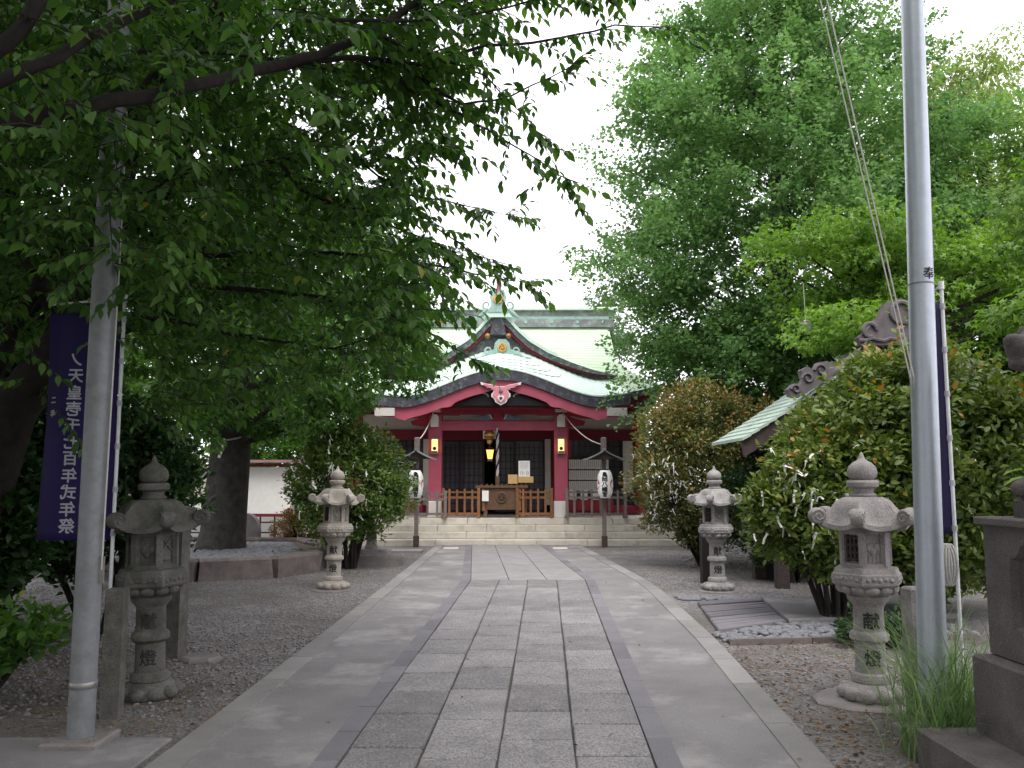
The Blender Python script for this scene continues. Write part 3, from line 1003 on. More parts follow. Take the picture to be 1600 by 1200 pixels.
# frog-leg strut and cloud carvings behind the pendant
frog = [(-1.35, 2.86), (1.35, 2.86), (1.1, 2.92), (.85, 3.0), (.62, 3.12), (.42, 3.24), (-.42, 3.24), (-.62, 3.12), (-.85, 3.0), (-1.1, 2.92)]
part(MB().prism([(KX + x, z) for x, z in frog], KY0 + .3, KY0 + .42), 'frog_leg_strut', 'dark')
for s in (-1, 1):
    cl = [(s * x, z) for x, z in ((1.32, 2.94), (1.15, 3.0), (1.0, 3.1), (.9, 3.22), (1.02, 3.27), (1.15, 3.2), (1.3, 3.18), (1.42, 3.08), (1.55, 3.06), (1.65, 2.96), (1.5, 2.93))]
    if s > 0: cl = cl[::-1]
    part(MB().prism([(KX + x, z) for x, z in cl], KY0 + .26, KY0 + .34), 'cloud_carving', 'ochre')
    pts = [(KX + s * (.48 - .16 * math.cos(i * .35)), KY0 + .28, 3.08 + .1 * math.sin(i * .35)) for i in range(8)]
    part(MB().tube(pts, .02, 6), 'white_swirl', 'plaster')
part(MB().box((KX, KY0 + .48, 3.06), (3.3, .06, .55)), 'tympanum', 'darkred')

# ---- porch posts, beams and brackets
PX = (-1.63, 1.69)
for x in PX:
    p = part(MB().box((x, .24, 1.66), (.345, .345, 2.48), bev=.01), 'porch_post', 'redboard')
    part(MB().box((x, .24, .21), (.375, .375, .42), bev=.01), 'post_base', 'white', None, p)
    part(MB().box((x, .24, 2.98), (.50, .50, .16), top=.8), 'post_cap', 'plaster', None, p)
    part(MB().prism([(x - .1, 2.36), (x + .1, 2.36), (x + .1, 2.62), (x + .05, 2.68), (x - .05, 2.68), (x - .1, 2.62)], -.14, .1), 'beam_nose', 'white')
    part(MB().box((x - (.0 if x < 0 else 0), -.1, 2.83), (.3, .3, .16)), 'bracket_block', 'plaster')
    part(MB().box((x + (.16 if x < 0 else -.16), -.28, 2.98), (.34, .3, .14)), 'bracket_end', 'white')
    s = -1 if x < 0 else 1
    part(MB().prism([(x - .75, 2.78), (x - .62, 2.68), (x + .62, 2.68), (x + .75, 2.78), (x + .75, 2.9), (x - .75, 2.9)], .05, .35), 'bracket_arm', 'red')
    part(MB().prism([(x + s * .17, 2.35), (x + s * .62, 2.42), (x + s * .66, 2.52), (x + s * .17, 2.66)][::s if s > 0 else -1], .14, .34), 'beam_tail', 'red')
part(MB().box((KX - .09, .24, 2.41), (3.0, .26, .26), bev=.02), 'rainbow_beam', 'redboard')
part(MB().box((KX - .09, .26, 2.82), (3.25, .3, .24), bev=.01), 'upper_beam', 'red')
part(MB().box((KX - .09, .30, 2.62), (2.95, .06, .16)), 'beam_panel', 'plaster')
part(MB().prism([(KX - .27, 2.54), (KX + .09, 2.54), (KX - .0, 2.72), (KX - .18, 2.72)], .1, .3), 'beam_strut', 'red')
for s in (-1, 1):
    wg = [(s * x, z) for x, z in ((.1, 2.545), (.85, 2.545), (.6, 2.59), (.4, 2.66), (.3, 2.72), (.16, 2.72), (.2, 2.64))]
    if s < 0: wg = wg[::-1]
    part(MB().prism([(KX - .09 + x, z) for x, z in wg], .12, .2), 'wing_carving', 'bluegrey')
    part(MB().tube([(KX - .09 + s * .15, .115, 2.57), (KX - .09 + s * .2, .11, 2.65), (KX - .09 + s * .23, .115, 2.7)], .018, 6), 'white_edge', 'white')

# ---- hall front wall
WY = 2.6
for x in (-4.15, -1.95, 1.95, 4.15):
    p = part(MB().lathe([(.17, 0), (.17, 3.0)], 20, (x, WY, 0)), 'column', 'red', 40)
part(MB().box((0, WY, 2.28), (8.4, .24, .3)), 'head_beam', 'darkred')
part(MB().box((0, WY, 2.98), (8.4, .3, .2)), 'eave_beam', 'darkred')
for x0, x1 in ((-4.0, -2.1), (-1.8, 1.8), (2.1, 4.0)):
    part(MB().box(((x0 + x1) / 2, WY + .02, 2.66), (x1 - x0, .06, .44)), 'plaster_panel', 'plaster')
part(MB().box((-3.05, WY + .02, .12), (1.9, .16, .24)), 'sill_beam', 'red')
part(MB().box((3.05, WY + .02, .12), (1.9, .16, .24)), 'sill_beam', 'red')
for s in (-1, 1):
    part(MB().box((s * 3.05, WY + .1, 1.2), (1.9, .05, 1.95)), 'window_pane', 'latticepane')
    part(MB().box((1.44 if s > 0 else -2.1, WY - .1, 1.2), (.16, .14, 1.9)), 'door_jamb', 'plaster')
    part(MB().box((s * 3.78, WY - .05, 1.35), (.28, .1, 1.5)), 'white_panel', 'plaster')
bar_v = MB().box((0, 0, 0), (.022, .03, 1.85)).mesh('bar', M['dark'])
bar_h = MB().box((0, 0, 0), (.86, .028, .022)).mesh('bar', M['dark'])
frame = MB().box((-.42, 0, 0), (.07, .06, 2.1)).box((.42, 0, 0), (.07, .06, 2.1)).box((0, 0, 1.02), (.77, .06, .07)).box((0, 0, -1.02), (.77, .06, .07)).box((0, 0, -.52), (.77, .06, .06)).mesh('door_frame', M['dark'])
pane = MB().box((0, .03, 0), (.8, .012, 2.04)).mesh('pane', M['latticepane'])
for x, dy in ((-1.55, -.04), (-.86, .04), (.36, .04), (.9, -.04)):
    d = link('lattice_door', frame, hall, (x, WY + dy, 1.1))
    link('pane', pane, d)
    for k in range(5):
        link('bar', bar_v, d, (-.29 + k * .145, -.005, 0))
    for k in range(9):
        link('bar', bar_h, d, (0, .005, -.8 + k * .2))
for s in (-1, 1):
    for k in range(11):
        link('bar', bar_v, hall, (s * 3.05 - .85 + k * .17, WY + .05, 1.2))
    for k in range(6):
        link('bar', bar_h, hall, (s * 3.05 - .45, WY + .06, .45 + k * .3))
        link('bar', bar_h, hall, (s * 3.05 + .45, WY + .06, .45 + k * .3))
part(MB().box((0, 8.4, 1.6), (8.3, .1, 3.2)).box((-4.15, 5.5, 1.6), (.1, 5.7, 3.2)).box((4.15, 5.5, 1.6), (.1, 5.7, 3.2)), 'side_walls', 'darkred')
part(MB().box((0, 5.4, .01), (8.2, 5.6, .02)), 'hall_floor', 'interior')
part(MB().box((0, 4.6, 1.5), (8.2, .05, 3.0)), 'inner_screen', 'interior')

# ---- things on the porch
def lamp(x, label):
    t = empty('wall_lantern', (CX + x, 22.76 + .06, .632 + 1.86), label=label, cat='lantern', group='lit lanterns on the porch posts')
    MB().box((0, -.07, .19), (.2, .14, .035)).box((0, -.07, -.19), (.2, .14, .035)).box((0, -.07, .225), (.14, .1, .04), top=.5).build('cap', M['metal'], t)
    for sx in (-1, 1):
        for sy in (0, 1):
            MB().box((sx * .09, -.01 - .12 * sy, 0), (.016, .016, .36)).build('corner_bar', M['metal'], t)
    MB().box((0, -.07, 0), (.15, .1, .34)).build('glowing_pane', M['amber_soft'], t)
    MB().lathe([(.05, 0), (.05, .01)], 16).xf(Matrix.Translation((0, -.128, -.07)) @ Matrix.Rotation(PI / 2, 4, 'X')).build('round_crest', M['darkwood'], t)
    MB().box((0, -.127, -.155), (.15, .008, .04)).build('lower_panel', M['darkwood'], t)


lamp(PX[0], 'small lit amber lantern on the left red porch post')
lamp(PX[1], 'small lit amber lantern on the right red porch post')
part(MB().box((1.72, WY - .06, 1.1), (.38, .1, 2.1)), 'wall_panel', 'darkred')
t = empty('hanging_lantern', (CX - .22, 24.4, 2.32), label='amber glowing hexagonal lantern hanging in the dark doorway', cat='lantern')
MB().lathe([(.06, -.13), (.10, .1), (.11, .12)], 6).build('shade', M['amber'], t)
MB().lathe([(.16, .12), (.05, .2), (.02, .24)], 6).build('cap', M['metal'], t)
MB().lathe([(.08, -.2), (.075, -.16)], 6).build('base', M['metal'], t)
MB().tube([(0, 0, .24), (0, 0, .72)], .008, 5).build('chain', M['metal'], t)
t = empty('shrine_bell', (CX - .2, 22.95, 2.78), label='aged brass bell hung under the porch beam', cat='bell')
MB().sphere((0, 0, 0), .15, 16, 10).build('bell_body', M['bell'], t, 60)
MB().lathe([(.155, -.02), (.165, 0), (.155, .02)], 20).build('band', M['gold'], t, 60)
MB().sphere((.0, -.02, -.17), .07, 10, 7).build('small_bell', M['gold'], t, 60)
MB().tube([(0, 0, .14), (0, 0, .4)], .02, 6).build('hook', M['metal'], t)
for sx in (-1, 1):
    MB().box((sx * .14, 0, .06), (.06, .05, .3)).build('tassel', M['rope'], t)
t = empty('bell_rope', (CX + .02, 22.78, 1.4), label='thick twisted white and purple bell rope with wooden grip', cat='rope')
for k in range(3):
    pts = [(.022 * math.cos(i * .55 + k * 2 * PI / 3), .022 * math.sin(i * .55 + k * 2 * PI / 3), .3 + i * .035) for i in range(37)]
    MB().tube(pts, .021, 6).build('strand', M['rope'] if k else M['cloth'], t, 60)
MB().lathe([(.05, -.02), (.062, 0), (.062, .28), (.045, .31)], 6).build('grip', M['boxwood'], t)
MB().lathe([(.05, -.09), (.035, -.02)], 10).build('tassel', M['rope'], t)

t = empty('offering_box', (CX + .13, 22.62, .632), label='dark brown wooden offering box with round carved crest', cat='offering box')
MB().box((0, .35, .48), (1.0, .62, .56), bev=.01).build('body', M['boxwood'], t)
MB().box((0, .35, .795), (1.36, .74, .06), bev=.012).build('top_frame', M['boxwood'], t)
for k in range(9):
    MB().box((-.52 + k * .13, .35, .845), (.05, .6, .04)).build('slat', M['boxwood'], t)
for sx in (-1, 1):
    MB().box((sx * .42, .35, .1), (.1, .66, .2), top=.9).build('foot', M['boxwood'], t)
    MB().box((sx * .47, .03, .46), (.07, .04, .58)).build('corner_post', M['wood'], t)
emb = MB().lathe([(.15, 0), (.15, .03), (.12, .04), (.1, .025), (.001, .025)], 24).xf(Matrix.Translation((0, .04, .52)) @ Matrix.Rotation(PI / 2, 4, 'X')).build('crest', M['boxwood'], t, 30)
mbx = MB()
for k in range(3):
    mbx.tube([((.045 + .008 * i) * math.cos(k * 2.09 + i * .3), .005, .52 + (.045 + .008 * i) * math.sin(k * 2.09 + i * .3)) for i in range(7)], [.03 - .0035 * i for i in range(7)], 6)
mbx.build('comma', M['darkwood'], emb)
for (x, z, w, h, m, lab, nm) in ((-.42, .56, .17, .27, 'paper', 'white paper notice fixed to the front of the offering box', 'paper_notice'),):
    o = MB().box((CX + .13 + x, 22.56, .632 + z), (w, .008, h)).build(nm, M[m]); tag(o, lab, 'notice')
o = MB().box((0, 0, 0), (.25, .03, .24), bev=.005).build('wooden_tablet', M['lightwood'], loc=(CX + .42, 22.8, .632 + .99), rot=(-.15, 0, 0)); tag(o, 'small square light wood tablet standing on the offering box', 'tablet')
t = empty('stand_sign', (CX + .76, 22.85, .632), label='white lettered sheet on a light wood stand behind the barrier', cat='sign')
MB().box((0, 0, .98), (.4, .2, .16), bev=.01).build('holder', M['lightwood'], t)
MB().box((0, .0, .42), (.06, .06, .96)).build('post', M['wood'], t)
MB().box((-.04, -.03, 1.26), (.3, .012, .42)).build('sheet', M['paper'], t)
for k in range(5):
    MB().box((-.04, -.038, 1.42 - k * .035), (.22, .003, .006)).build('text_line', M['metal'], t)
for x_, h_ in ((-.13, .1), (-.085, .13), (-.05, .05), (.02, .12), (.055, .12), (.08, .07)):
    MB().box((x_, -.038, 1.15), (.009, .003, h_)).build('text_stroke', M['bluegrey'], t)


def barrier(x0, x1, label, m, h=.76, n=5, y=22.62):
    t = empty('wooden_barrier', (CX + (x0 + x1) / 2, y, .632), label=label, cat='barrier', group='wooden barriers along the porch front')
    w = x1 - x0
    for sx in (-1, 1):
        MB().box((sx * (w / 2 - .035), 0, h / 2), (.075, .07, h), bev=.008).build('post', M[m], t)
        MB().box((sx * (w / 2 - .035), 0, .03), (.09, .42, .06)).build('foot', M[m], t)
    for z in (h * .68, .1):
        MB().box((0, 0, z), (w - .16, .045, .06)).build('rail', M[m], t)
    MB().box((0, 0, h * .86), (w - .16, .04, .045)).build('rail', M[m], t)
    for k in range(1, n):
        MB().box((-w / 2 + w * k / n, -.035, h / 2 + .01), (.055, .022, h - .1 + (k % 2) * .04)).build('picket', M[m], t)


barrier(-1.42, -.43, 'brown picket barrier left of the offering box', 'wood')
barrier(.50, 1.46, 'brown picket barrier right of the offering box', 'wood')
barrier(-2.75, -1.28, 'weathered grey barrier behind the left paper lantern', 'greywood', .7, 6, 22.45)
barrier(1.78, 3.35, 'weathered grey barrier behind the right paper lantern', 'greywood', .76, 7, 22.45)

# hung sheets at the right bay
t = empty('sheet_rack', (CX + 2.62, 25.16, .632), label='rows of white paper sheets hung on the dark window right of the porch', cat='paper sheets')
MB().box((0, .03, 1.12), (1.15, .02, .98)).build('backing', M['darkwood'], t)
sh = MB().box((0, 0, 0), (.225, .006, .27)).mesh('sheet', M['paper'])
for r_ in range(3):
    for k in range(5):
        s_ = link('sheet', sh, t, (-.46 + k * .232, -.0 + rnd.uniform(0, .01), 1.42 - r_ * .31), (rnd.uniform(-.05, .05), rnd.uniform(-.03, .03), 0))
        for q_ in range(3):
            MB().box((-.06 + q_ * .06, -.006, .01), (.012, .003, .2)).build('text_column', M['metal'], s_)
t = empty('low_screen', (CX + 2.62, 24.9, .632), label='low red panel with white papers behind the grey barrier', cat='panel')
MB().box((0, 0, .26), (1.35, .04, .3)).build('board', M['red'], t)
for k in range(4):
    MB().box((-.48 + k * .32, -.01, .54), (.2, .02, .28)).build('sheet', M['paper'], t)
t = empty('low_screen', (CX - 2.75, 24.9, .632), label='low red and white panel behind the left barrier', cat='panel')
MB().box((0, 0, .18), (1.2, .04, .3)).build('board', M['red'], t)
MB().box((0, 0, .58), (1.1, .03, .46)).build('sheet', M['plaster'], t)

# paper lanterns on posts
def paper_lantern_post(loc, label1, label2, face):
    t = empty('roofed_post', loc, label=label1, cat='post', group='roofed lantern posts at the steps')
    MB().box((0, 0, 1.3), (.095, .095, 2.6)).build('pole', M['greywood'], t)
    MB().box((0, 0, .12), (.13, .13, .3)).build('pole_shoe', M['darkwood'], t)
    MB().box((0, 0, 2.42), (.125, .125, .42), bev=.02).build('pole_cap', M['greywood'], t)
    for s in (-1, 1):
        xs_ = [s * .5 * i / 8 for i in range(9)]
        zz = [2.3 - .26 * (i / 8) ** .8 + .03 * (i / 8) ** 4 for i in range(9)]
        MB().strip([(x, z) for x, z in zip(xs_, zz)], [(x, z + .035) for x, z in zip(xs_, zz)], -.3, .22).build('roof_half', M['ridge'], t)
    MB().prism([(-.36, 2.1), (.36, 2.1), (0, 2.28)], -.2, -.17).build('gable_board', M['darkwood'], t)
    MB().tube([(0, -.32, 2.33), (0, .24, 2.33)], .03, 8).build('roof_ridge', M['ridge'], t)
    MB().box((0, -.14, 2.02), (.05, .4, .05)).build('arm', M['darkwood'], t)
    L = empty('paper_lantern', (loc[0], loc[1] - .27, loc[2] + 1.5), label=label2, cat='paper lantern', group='paper lanterns at the steps')
    prof = []
    for i in range(45):
        q_ = i / 44
        a_ = (q_ * 2 - 1)
        r_ = .185 * (1 - abs(a_) ** 3.2 * .42) + (.004 if i % 2 else 0)
        prof.append((r_, -.33 + .66 * q_))
    rz_ = lambda z: .185 * (1 - abs(max(-1, min(1, z / .33))) ** 3.2 * .42) + .0065
    MB().lathe(prof, 28).build('shade', M['paper'], L, 25)
    MB().lathe([(.10, .33), (.105, .36), (.06, .365)], 20).build('top_ring', M['dark'], L)
    MB().lathe([(.06, -.365), (.105, -.36), (.10, -.33)], 20).build('bottom_ring', M['dark'], L)
    MB().tube([(0, 0, .36), (0, 0, .5)], .012, 6).build('hook', M['dark'], L)

    def surf(x, z, e=0):
        r_ = rz_(z) + e
        a_ = x / .185 + face
        return (r_ * math.sin(a_), -r_ * math.cos(a_), z)
    lettering('亀岡八幡宮', .125, .118, lambda x, z, e: surf(x, z + .236, e), bold=.005, sx=1.15).build('lettering', M['black'], L)
    for s in (-1, 1):
        mb_ = MB()
        for k in range(3):
            for i in range(7):
                a0, a1 = k * 2.09 + i * .25, k * 2.09 + (i + 1) * .25
                ro, ri = .14, .14 - .055 * (1 - i / 8)
                mb_.add([surf(s * .27 + r_ * math.cos(a_), r_ * math.sin(a_), .001) for r_, a_ in ((ri, a0), (ro, a0), (ro, a1), (ri, a1))], [(0, 1, 2, 3)])
        mb_.build('red_crest', M['redmark'], L)


paper_lantern_post((-2.30, 21.0, 0), 'weathered post with small roof left of the stone steps', 'white paper lantern with black characters left of the steps', .15)
paper_lantern_post((2.22, 21.0, 0), 'weathered post with small roof right of the stone steps', 'white paper lantern with black characters right of the steps', -.15)
o = MB().tube([(2.22 - .12 * i, 21.0 + .2 * i, 2.45 + .03 * i + .012 * i * i) for i in range(9)], .014, 5).build('power_cable', M['rope']); tag(o, 'thin grey cable from the right lantern post to the porch', 'cable')
o = MB().tube([(-2.30 + .03 * i, 21.0 + .2 * i, 2.55 + .04 * i + .008 * i * i) for i in range(9)], .014, 5).build('power_cable', M['rope']); tag(o, 'thin grey cable from the left lantern post to the porch', 'cable')

# ================================================================== STONE LANTERNS
def stone_lantern(m, rot_box):
    root = empty('stone_lantern')
    base = MB()
    base.lathe([(.20, 0), (.21, .02), (.2, .07), (.15, .115), (.13, .12)], 24)
    base.build('lotus_base', M[m], root, 35)
    for k in range(10):
        a_ = 2 * PI * k / 10
        MB().sphere((0, 0, 0), 1, 8, 6, (.062, .062, .05)).build('petal', M[m], root, 60, loc=(.185 * math.cos(a_), .185 * math.sin(a_), .048), rot=(0, 0, a_))
    MB().lathe([(.12, .11), (.137, .125), (.14, .15), (.13, .178), (.108, .19), (.105, .40), (.12, .408), (.137, .425), (.138, .455), (.125, .475), (.108, .483), (.105, .655), (.118, .675), (.14, .70), (.15, .735), (.14, .74)], 28).build('shaft', M[m], root, 35)
    nk = empty  # keep flat: the middle platform is one part with its petals as sub-parts
    plat = MB().lathe([(.15, .735), (.205, .79), (.215, .81), (.25, .815), (.262, .83), (.262, .895), (.248, .905), (.235, .938), (.19, .945)], 6, rot=rot_box).build('middle_platform', M[m], root)
    for k in range(12):
        a_ = 2 * PI * k / 12
        MB().sphere((0, 0, 0), 1, 8, 6, (.04, .055, .03)).build('petal', M[m], plat, 60, loc=(.188 * math.cos(a_), .188 * math.sin(a_), .785), rot=(0, -.7, a_))
    for k in range(6):
        a_ = rot_box + PI / 6 + k * PI / 3
        mb = MB()
        for q_ in range(5):
            mb.sphere((.229, -.085 + q_ * .0425, .863 + .006 * (q_ % 2)), .017, 7, 5, (.5, 1.15, 1))
        mb.xf(Matrix.Rotation(a_, 4, 'Z')).build('leaf_carving', M[m], plat, 60)
    # fire box: six corner posts, sill, head and a different filling in each face
    fb = MB().lathe([(.185, .94), (.185, .975), (.172, .975)], 6, rot=rot_box)
    fb.lathe([(.172, 1.185), (.185, 1.185), (.185, 1.225)], 6, rot=rot_box)
    for k in range(6):
        a_ = rot_box + k * PI / 3
        fb.box((.165 * math.cos(a_), .165 * math.sin(a_), 1.08), (.04, .05, .24), rz=a_)
    box = fb.build('fire_box', M[m], root)
    ap = .172 * math.cos(PI / 6)
    for k in range(6):
        a_ = rot_box + PI / 6 + k * PI / 3
        Mx = Matrix.Rotation(a_ + PI / 2, 4, 'Z')
        kind = k % 3
        if kind == 0:
            MB().box((0, -ap + .045, 1.08), (.155, .01, .22)).xf(Mx).build('pale_backing', M['plaster'], box)
            gr_ = MB()
            for q_ in range(4):
                gr_.box((-.051 + q_ * .034, -ap + .012, 1.08), (.017, .022, .19))
                gr_.box((0, -ap + .014, 1.0 + q_ * .052), (.118, .02, .019))
            gr_.box((-.068, -ap + .008, 1.08), (.02, .03, .215)).box((.068, -ap + .008, 1.08), (.02, .03, .215))
            gr_.xf(Mx).build('grille', M['darkwood'], box)
        elif kind == 1:
            p_ = MB().box((0, -ap + .028, 1.08), (.155, .02, .22))
            for q_ in range(-1, 2):                  # shallow relief figure
                p_.sphere((q_ * .03, -ap + .016, 1.06 + .03 * abs(q_)), .03, 8, 6, (1, .45, 1.2))
                p_.box((q_ * .03, -ap + .016, 1.01), (.012, .01, .05))
            p_.sphere((-.045, -ap + .014, 1.135), .02, 8, 6, (1, .5, 1.2))
            p_.xf(Mx).build('relief_panel', M[m], box, 60)
        else:
            p_ = MB().box((0, -ap + .028, 1.08), (.155, .02, .22))
            for sx in (-1, 1):
                p_.box((sx * .06, -ap + .012, 1.12), (.012, .02, .115)).tube([(-.05, -ap + .012, 1.12 - sx * .05), (.05, -ap + .012, 1.12 + sx * .05)], .008, 5)
            p_.sphere((.0, -ap + .014, 1.015), .05, 9, 6, (1, .3, .42))
            p_.xf(Mx).build('pierced_panel', M[m], box, 60)
    # roof: six concave sides, corners swept out into scrolls
    rows = [(0, 1.215, .12), (.0, 1.215, .25), (.35, 1.232, .285), (.75, 1.262, .285), (1.0, 1.275, .27)]
    nA = 72
    vs, fs = [], []
    prof = [(.17, 1.225, 0), (.28, 1.218, .9), (.305, 1.226, 1.1), (.303, 1.26, 1.1), (.27, 1.285, 1.0), (.235, 1.33, .6), (.212, 1.375, .35), (.185, 1.42, .2), (.145, 1.45, .05), (.09, 1.455, 0)]
    for r_, z_, cn in prof:
        for i in range(nA):
            a_ = 2 * PI * i / nA
            ph = ((a_ - rot_box) % (PI / 3)) / (PI / 3)
            c_ = abs(2 * ph - 1)                      # 1 at corners
            bulge = (c_ ** 3) * .055 * cn - (1 - c_) * .028 * cn
            rib = .010 * math.exp(-((1 - c_) / .12) ** 2) if z_ > 1.28 and cn > .1 else 0
            vs.append(((r_ + bulge + rib) * math.cos(a_), (r_ + bulge + rib) * math.sin(a_), z_ + (c_ ** 4) * .045 * cn - (1 - c_) * .012 * cn))
    for k in range(len(prof) - 1):
        for i in range(nA):
            j = (i + 1) % nA
            fs.append((k * nA + i, k * nA + j, k * nA + nA + j, k * nA + nA + i))
    fs.append(tuple(range((len(prof) - 1) * nA, len(prof) * nA)))
    roof = MB().add(vs, fs).build('roof', M[m], root, 40)
    for k in range(6):
        a_ = rot_box + k * PI / 3
        sc_ = MB()
        for y_, r_ in ((0, 1),):
            sc_.lathe([(.03, -.042), (.054, -.04), (.06, -.028), (.06, .028), (.054, .04), (.03, .042)], 16)
            sc_.xf(Matrix.Rotation(PI / 2, 4, 'X'))
        for s in (-1, 1):
            pts = [((.05 - .0028 * i) * math.cos(i * .62 + .4), s * .042, (.05 - .0028 * i) * math.sin(i * .62 + .4)) for i in range(16)]
            sc_.tube(pts, .008, 5)
        sc_.xf(Matrix.Translation((.352, 0, 1.315))).xf(Matrix.Rotation(a_, 4, 'Z')).build('corner_scroll', M[m], roof, 50)
    MB().lathe([(.085, 1.45), (.095, 1.465), (.09, 1.475), (.075, 1.485), (.078, 1.51), (.112, 1.53), (.116, 1.56), (.105, 1.575), (.08, 1.58)], 24).build('neck_ring', M[m], root, 35)
    MB().lathe([(.075, 1.578), (.10, 1.60), (.108, 1.635), (.098, 1.675), (.066, 1.708), (.034, 1.725), (.02, 1.745), (.012, 1.775), (.001, 1.79)], 24).build('jewel', M[m], root, 50)

    def surf(x, z, e=0):
        a_ = x / .11
        r_ = .1115 + e
        return (r_ * math.sin(a_), -r_ * math.cos(a_), z)
    lettering('献', .125, 0, lambda x, z, e: surf(x, z + .565, e), bold=.003).build('lettering', M['inklet'], root)
    lettering('燈', .125, 0, lambda x, z, e: surf(x, z + .30, e), bold=.003).build('lettering', M['inklet'], root)
    return root


GL = 'stone lanterns flanking the path'
lanA = stone_lantern('lantern', R(12))
tag(lanA, 'pale grey stone lantern standing beside the right flagpole', 'stone lantern', GL)
lanA.location = (2.62, 6.5, 0)
lanA.rotation_euler = (0, 0, R(-11))
lanB = stone_lantern('lantern_grey', R(12))
tag(lanB, 'pale stone lantern between the two bushes at right', 'stone lantern', GL)
lanB.location = (2.98, 12.75, .02)
lanB.rotation_euler = (R(.8), R(-.6), R(-6))
lanC = stone_lantern('lantern_warm', R(12))
tag(lanC, 'pale stone lantern in front of the bush left of the steps', 'stone lantern', GL)
lanC.location = (-2.62, 12.9, .02)
lanC.rotation_euler = (R(-.5), R(1.0), R(3))
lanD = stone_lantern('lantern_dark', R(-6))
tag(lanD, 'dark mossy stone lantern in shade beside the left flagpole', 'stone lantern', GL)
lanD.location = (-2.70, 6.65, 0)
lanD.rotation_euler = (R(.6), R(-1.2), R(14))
for (x, y, s, lab) in ((2.55, 6.5, .36, 'flat stone footing under the right near lantern'), (2.98, 12.75, .3, 'flat stone footing under the far right lantern'), (-2.62, 12.9, .34, 'flat stone footing under the far left lantern')):
    mb = MB().lathe([(s, 0), (s * .98, .02), (s * .9, .03)], 9, (0, 0, 0))
    mb.v = [(a_ * (1 + .1 * math.sin(5 * b_ + x)), b_ * (1 + .12 * math.cos(7 * a_)), c_) for a_, b_, c_ in mb.v]
    o = mb.build('lantern_footing', M['rock'], loc=(x, y, -.006))
    tag(o, lab, 'footing stone')
lanA.location.z = .022; lanB.location.z = .022; lanC.location.z = .022

# ================================================================== FLAGPOLES, BANNERS
t = empty('flagpole', (-2.62, 5.45, 0), label='dull grey flagpole rising at the left edge of the path', cat='flagpole', group='tall flagpoles')
MB().lathe([(.078, .04), (.076, 2.0), (.072, 4.0), (.062, 6.5), (.052, 8.5)], 24).build('pole', M['steel_dull'], t, 60)
MB().box((0, 0, .02), (.34, .34, .07), bev=.012).build('base_plate', M['rock'], t)
MB().lathe([(.07, 8.48), (.075, 8.52), (.05, 8.6), (.01, 8.63)], 16).build('cap', M['steel_dull'], t, 60)
MB().lathe([(.0785, .34), (.082, .345), (.082, .375), (.0785, .38)], 24, cap=False).build('collar', M['metal'], t, 60)
MB().box((.085, -.02, 1.05), (.03, .02, .16)).build('cleat', M['metal'], t)
MB().tube([(.09, -.03, 1.05), (.10, -.02, 3.0), (.08, 0, 6.0), (.05, 0, 8.45)], .005, 5).build('halyard', M['rope'], t)
for k in range(4):
    MB().lathe([(.018, .05), (.018, .075), (.01, .08)], 6, (.12 * (1 if k % 2 else -1), .12 * (1 if k > 1 else -1), 0)).build('bolt', M['metal'], t)
t = empty('flagpole', (2.59, 5.5, 0), label='shiny silver flagpole standing at the right with one painted character', cat='flagpole', group='tall flagpoles')
LEAN = .022
prof = [(.086, 0), (.0835, 1.0), (.080, 2.2), (.076, 3.6), (.069, 5.2), (.06, 7.0), (.052, 8.6)]
lean = Matrix(((1, 0, LEAN, 0), (0, 1, 0, 0), (0, 0, 1, 0), (0, 0, 0, 1)))
MB().lathe(prof, 32).xf(lean).build('pole', M['steel'], t, 60)
MB().box((0, 0, .03), (.36, .36, .1), bev=.012).build('base_plate', M['rock'], t)
MB().tube([(.19, 0, 8.45), (-1.35, 0, 8.55)], .022, 8).build('cross_arm', M['steel'], t)
MB().lathe([(.06, 8.58), (.07, 8.62), (.05, 8.7), (.01, 8.74)], 16).xf(lean).build('cap', M['steel'], t, 60)
for dx in (0, .045):
    MB().tube([(-1.3 + dx * 1.5, 0, 8.5), (-.52 + dx, -.04, 4.75), (-.06 + dx * .5, -.05, 2.25), (.02, .10, 1.9), (.14, .09, 1.2)], .0055, 5).build('halyard', M['rope'], t)


for z_ in (2.86, 5.6):
    MB().lathe([(.0795 - .0045 * (z_ > 3), -.006), (.0805 - .0045 * (z_ > 3), 0), (.0795 - .0045 * (z_ > 3), .006)], 32, (LEAN * z_, 0, z_), cap=False).build('seam', M['steel_dull'], t, 60)


def psurf(x, z, e=0):
    r_ = .0800 + e
    zz = z + 2.92
    a_ = x / .08 + .25
    return (r_ * math.sin(a_) + LEAN * zz, -r_ * math.cos(a_), zz)


lettering('奉', .085, 0, psurf, bold=.0012).build('lettering', M['black'], t)
# coil of rope hung on a cleat
o = MB()
for k in range(7):
    pts = [(.028 * math.sin(a_) + .006 * k - .02, .012 * (k % 3) + .01 * math.cos(a_ * 2), .13 * math.cos(a_)) for a_ in [2 * PI * i / 16 for i in range(17)]]
    o.tube(pts, .008, 5)
o = o.build('rope_coil', M['rope'], loc=(2.80, 5.62, 1.06)); tag(o, 'coiled white rope hanging beside the right flagpole', 'rope')


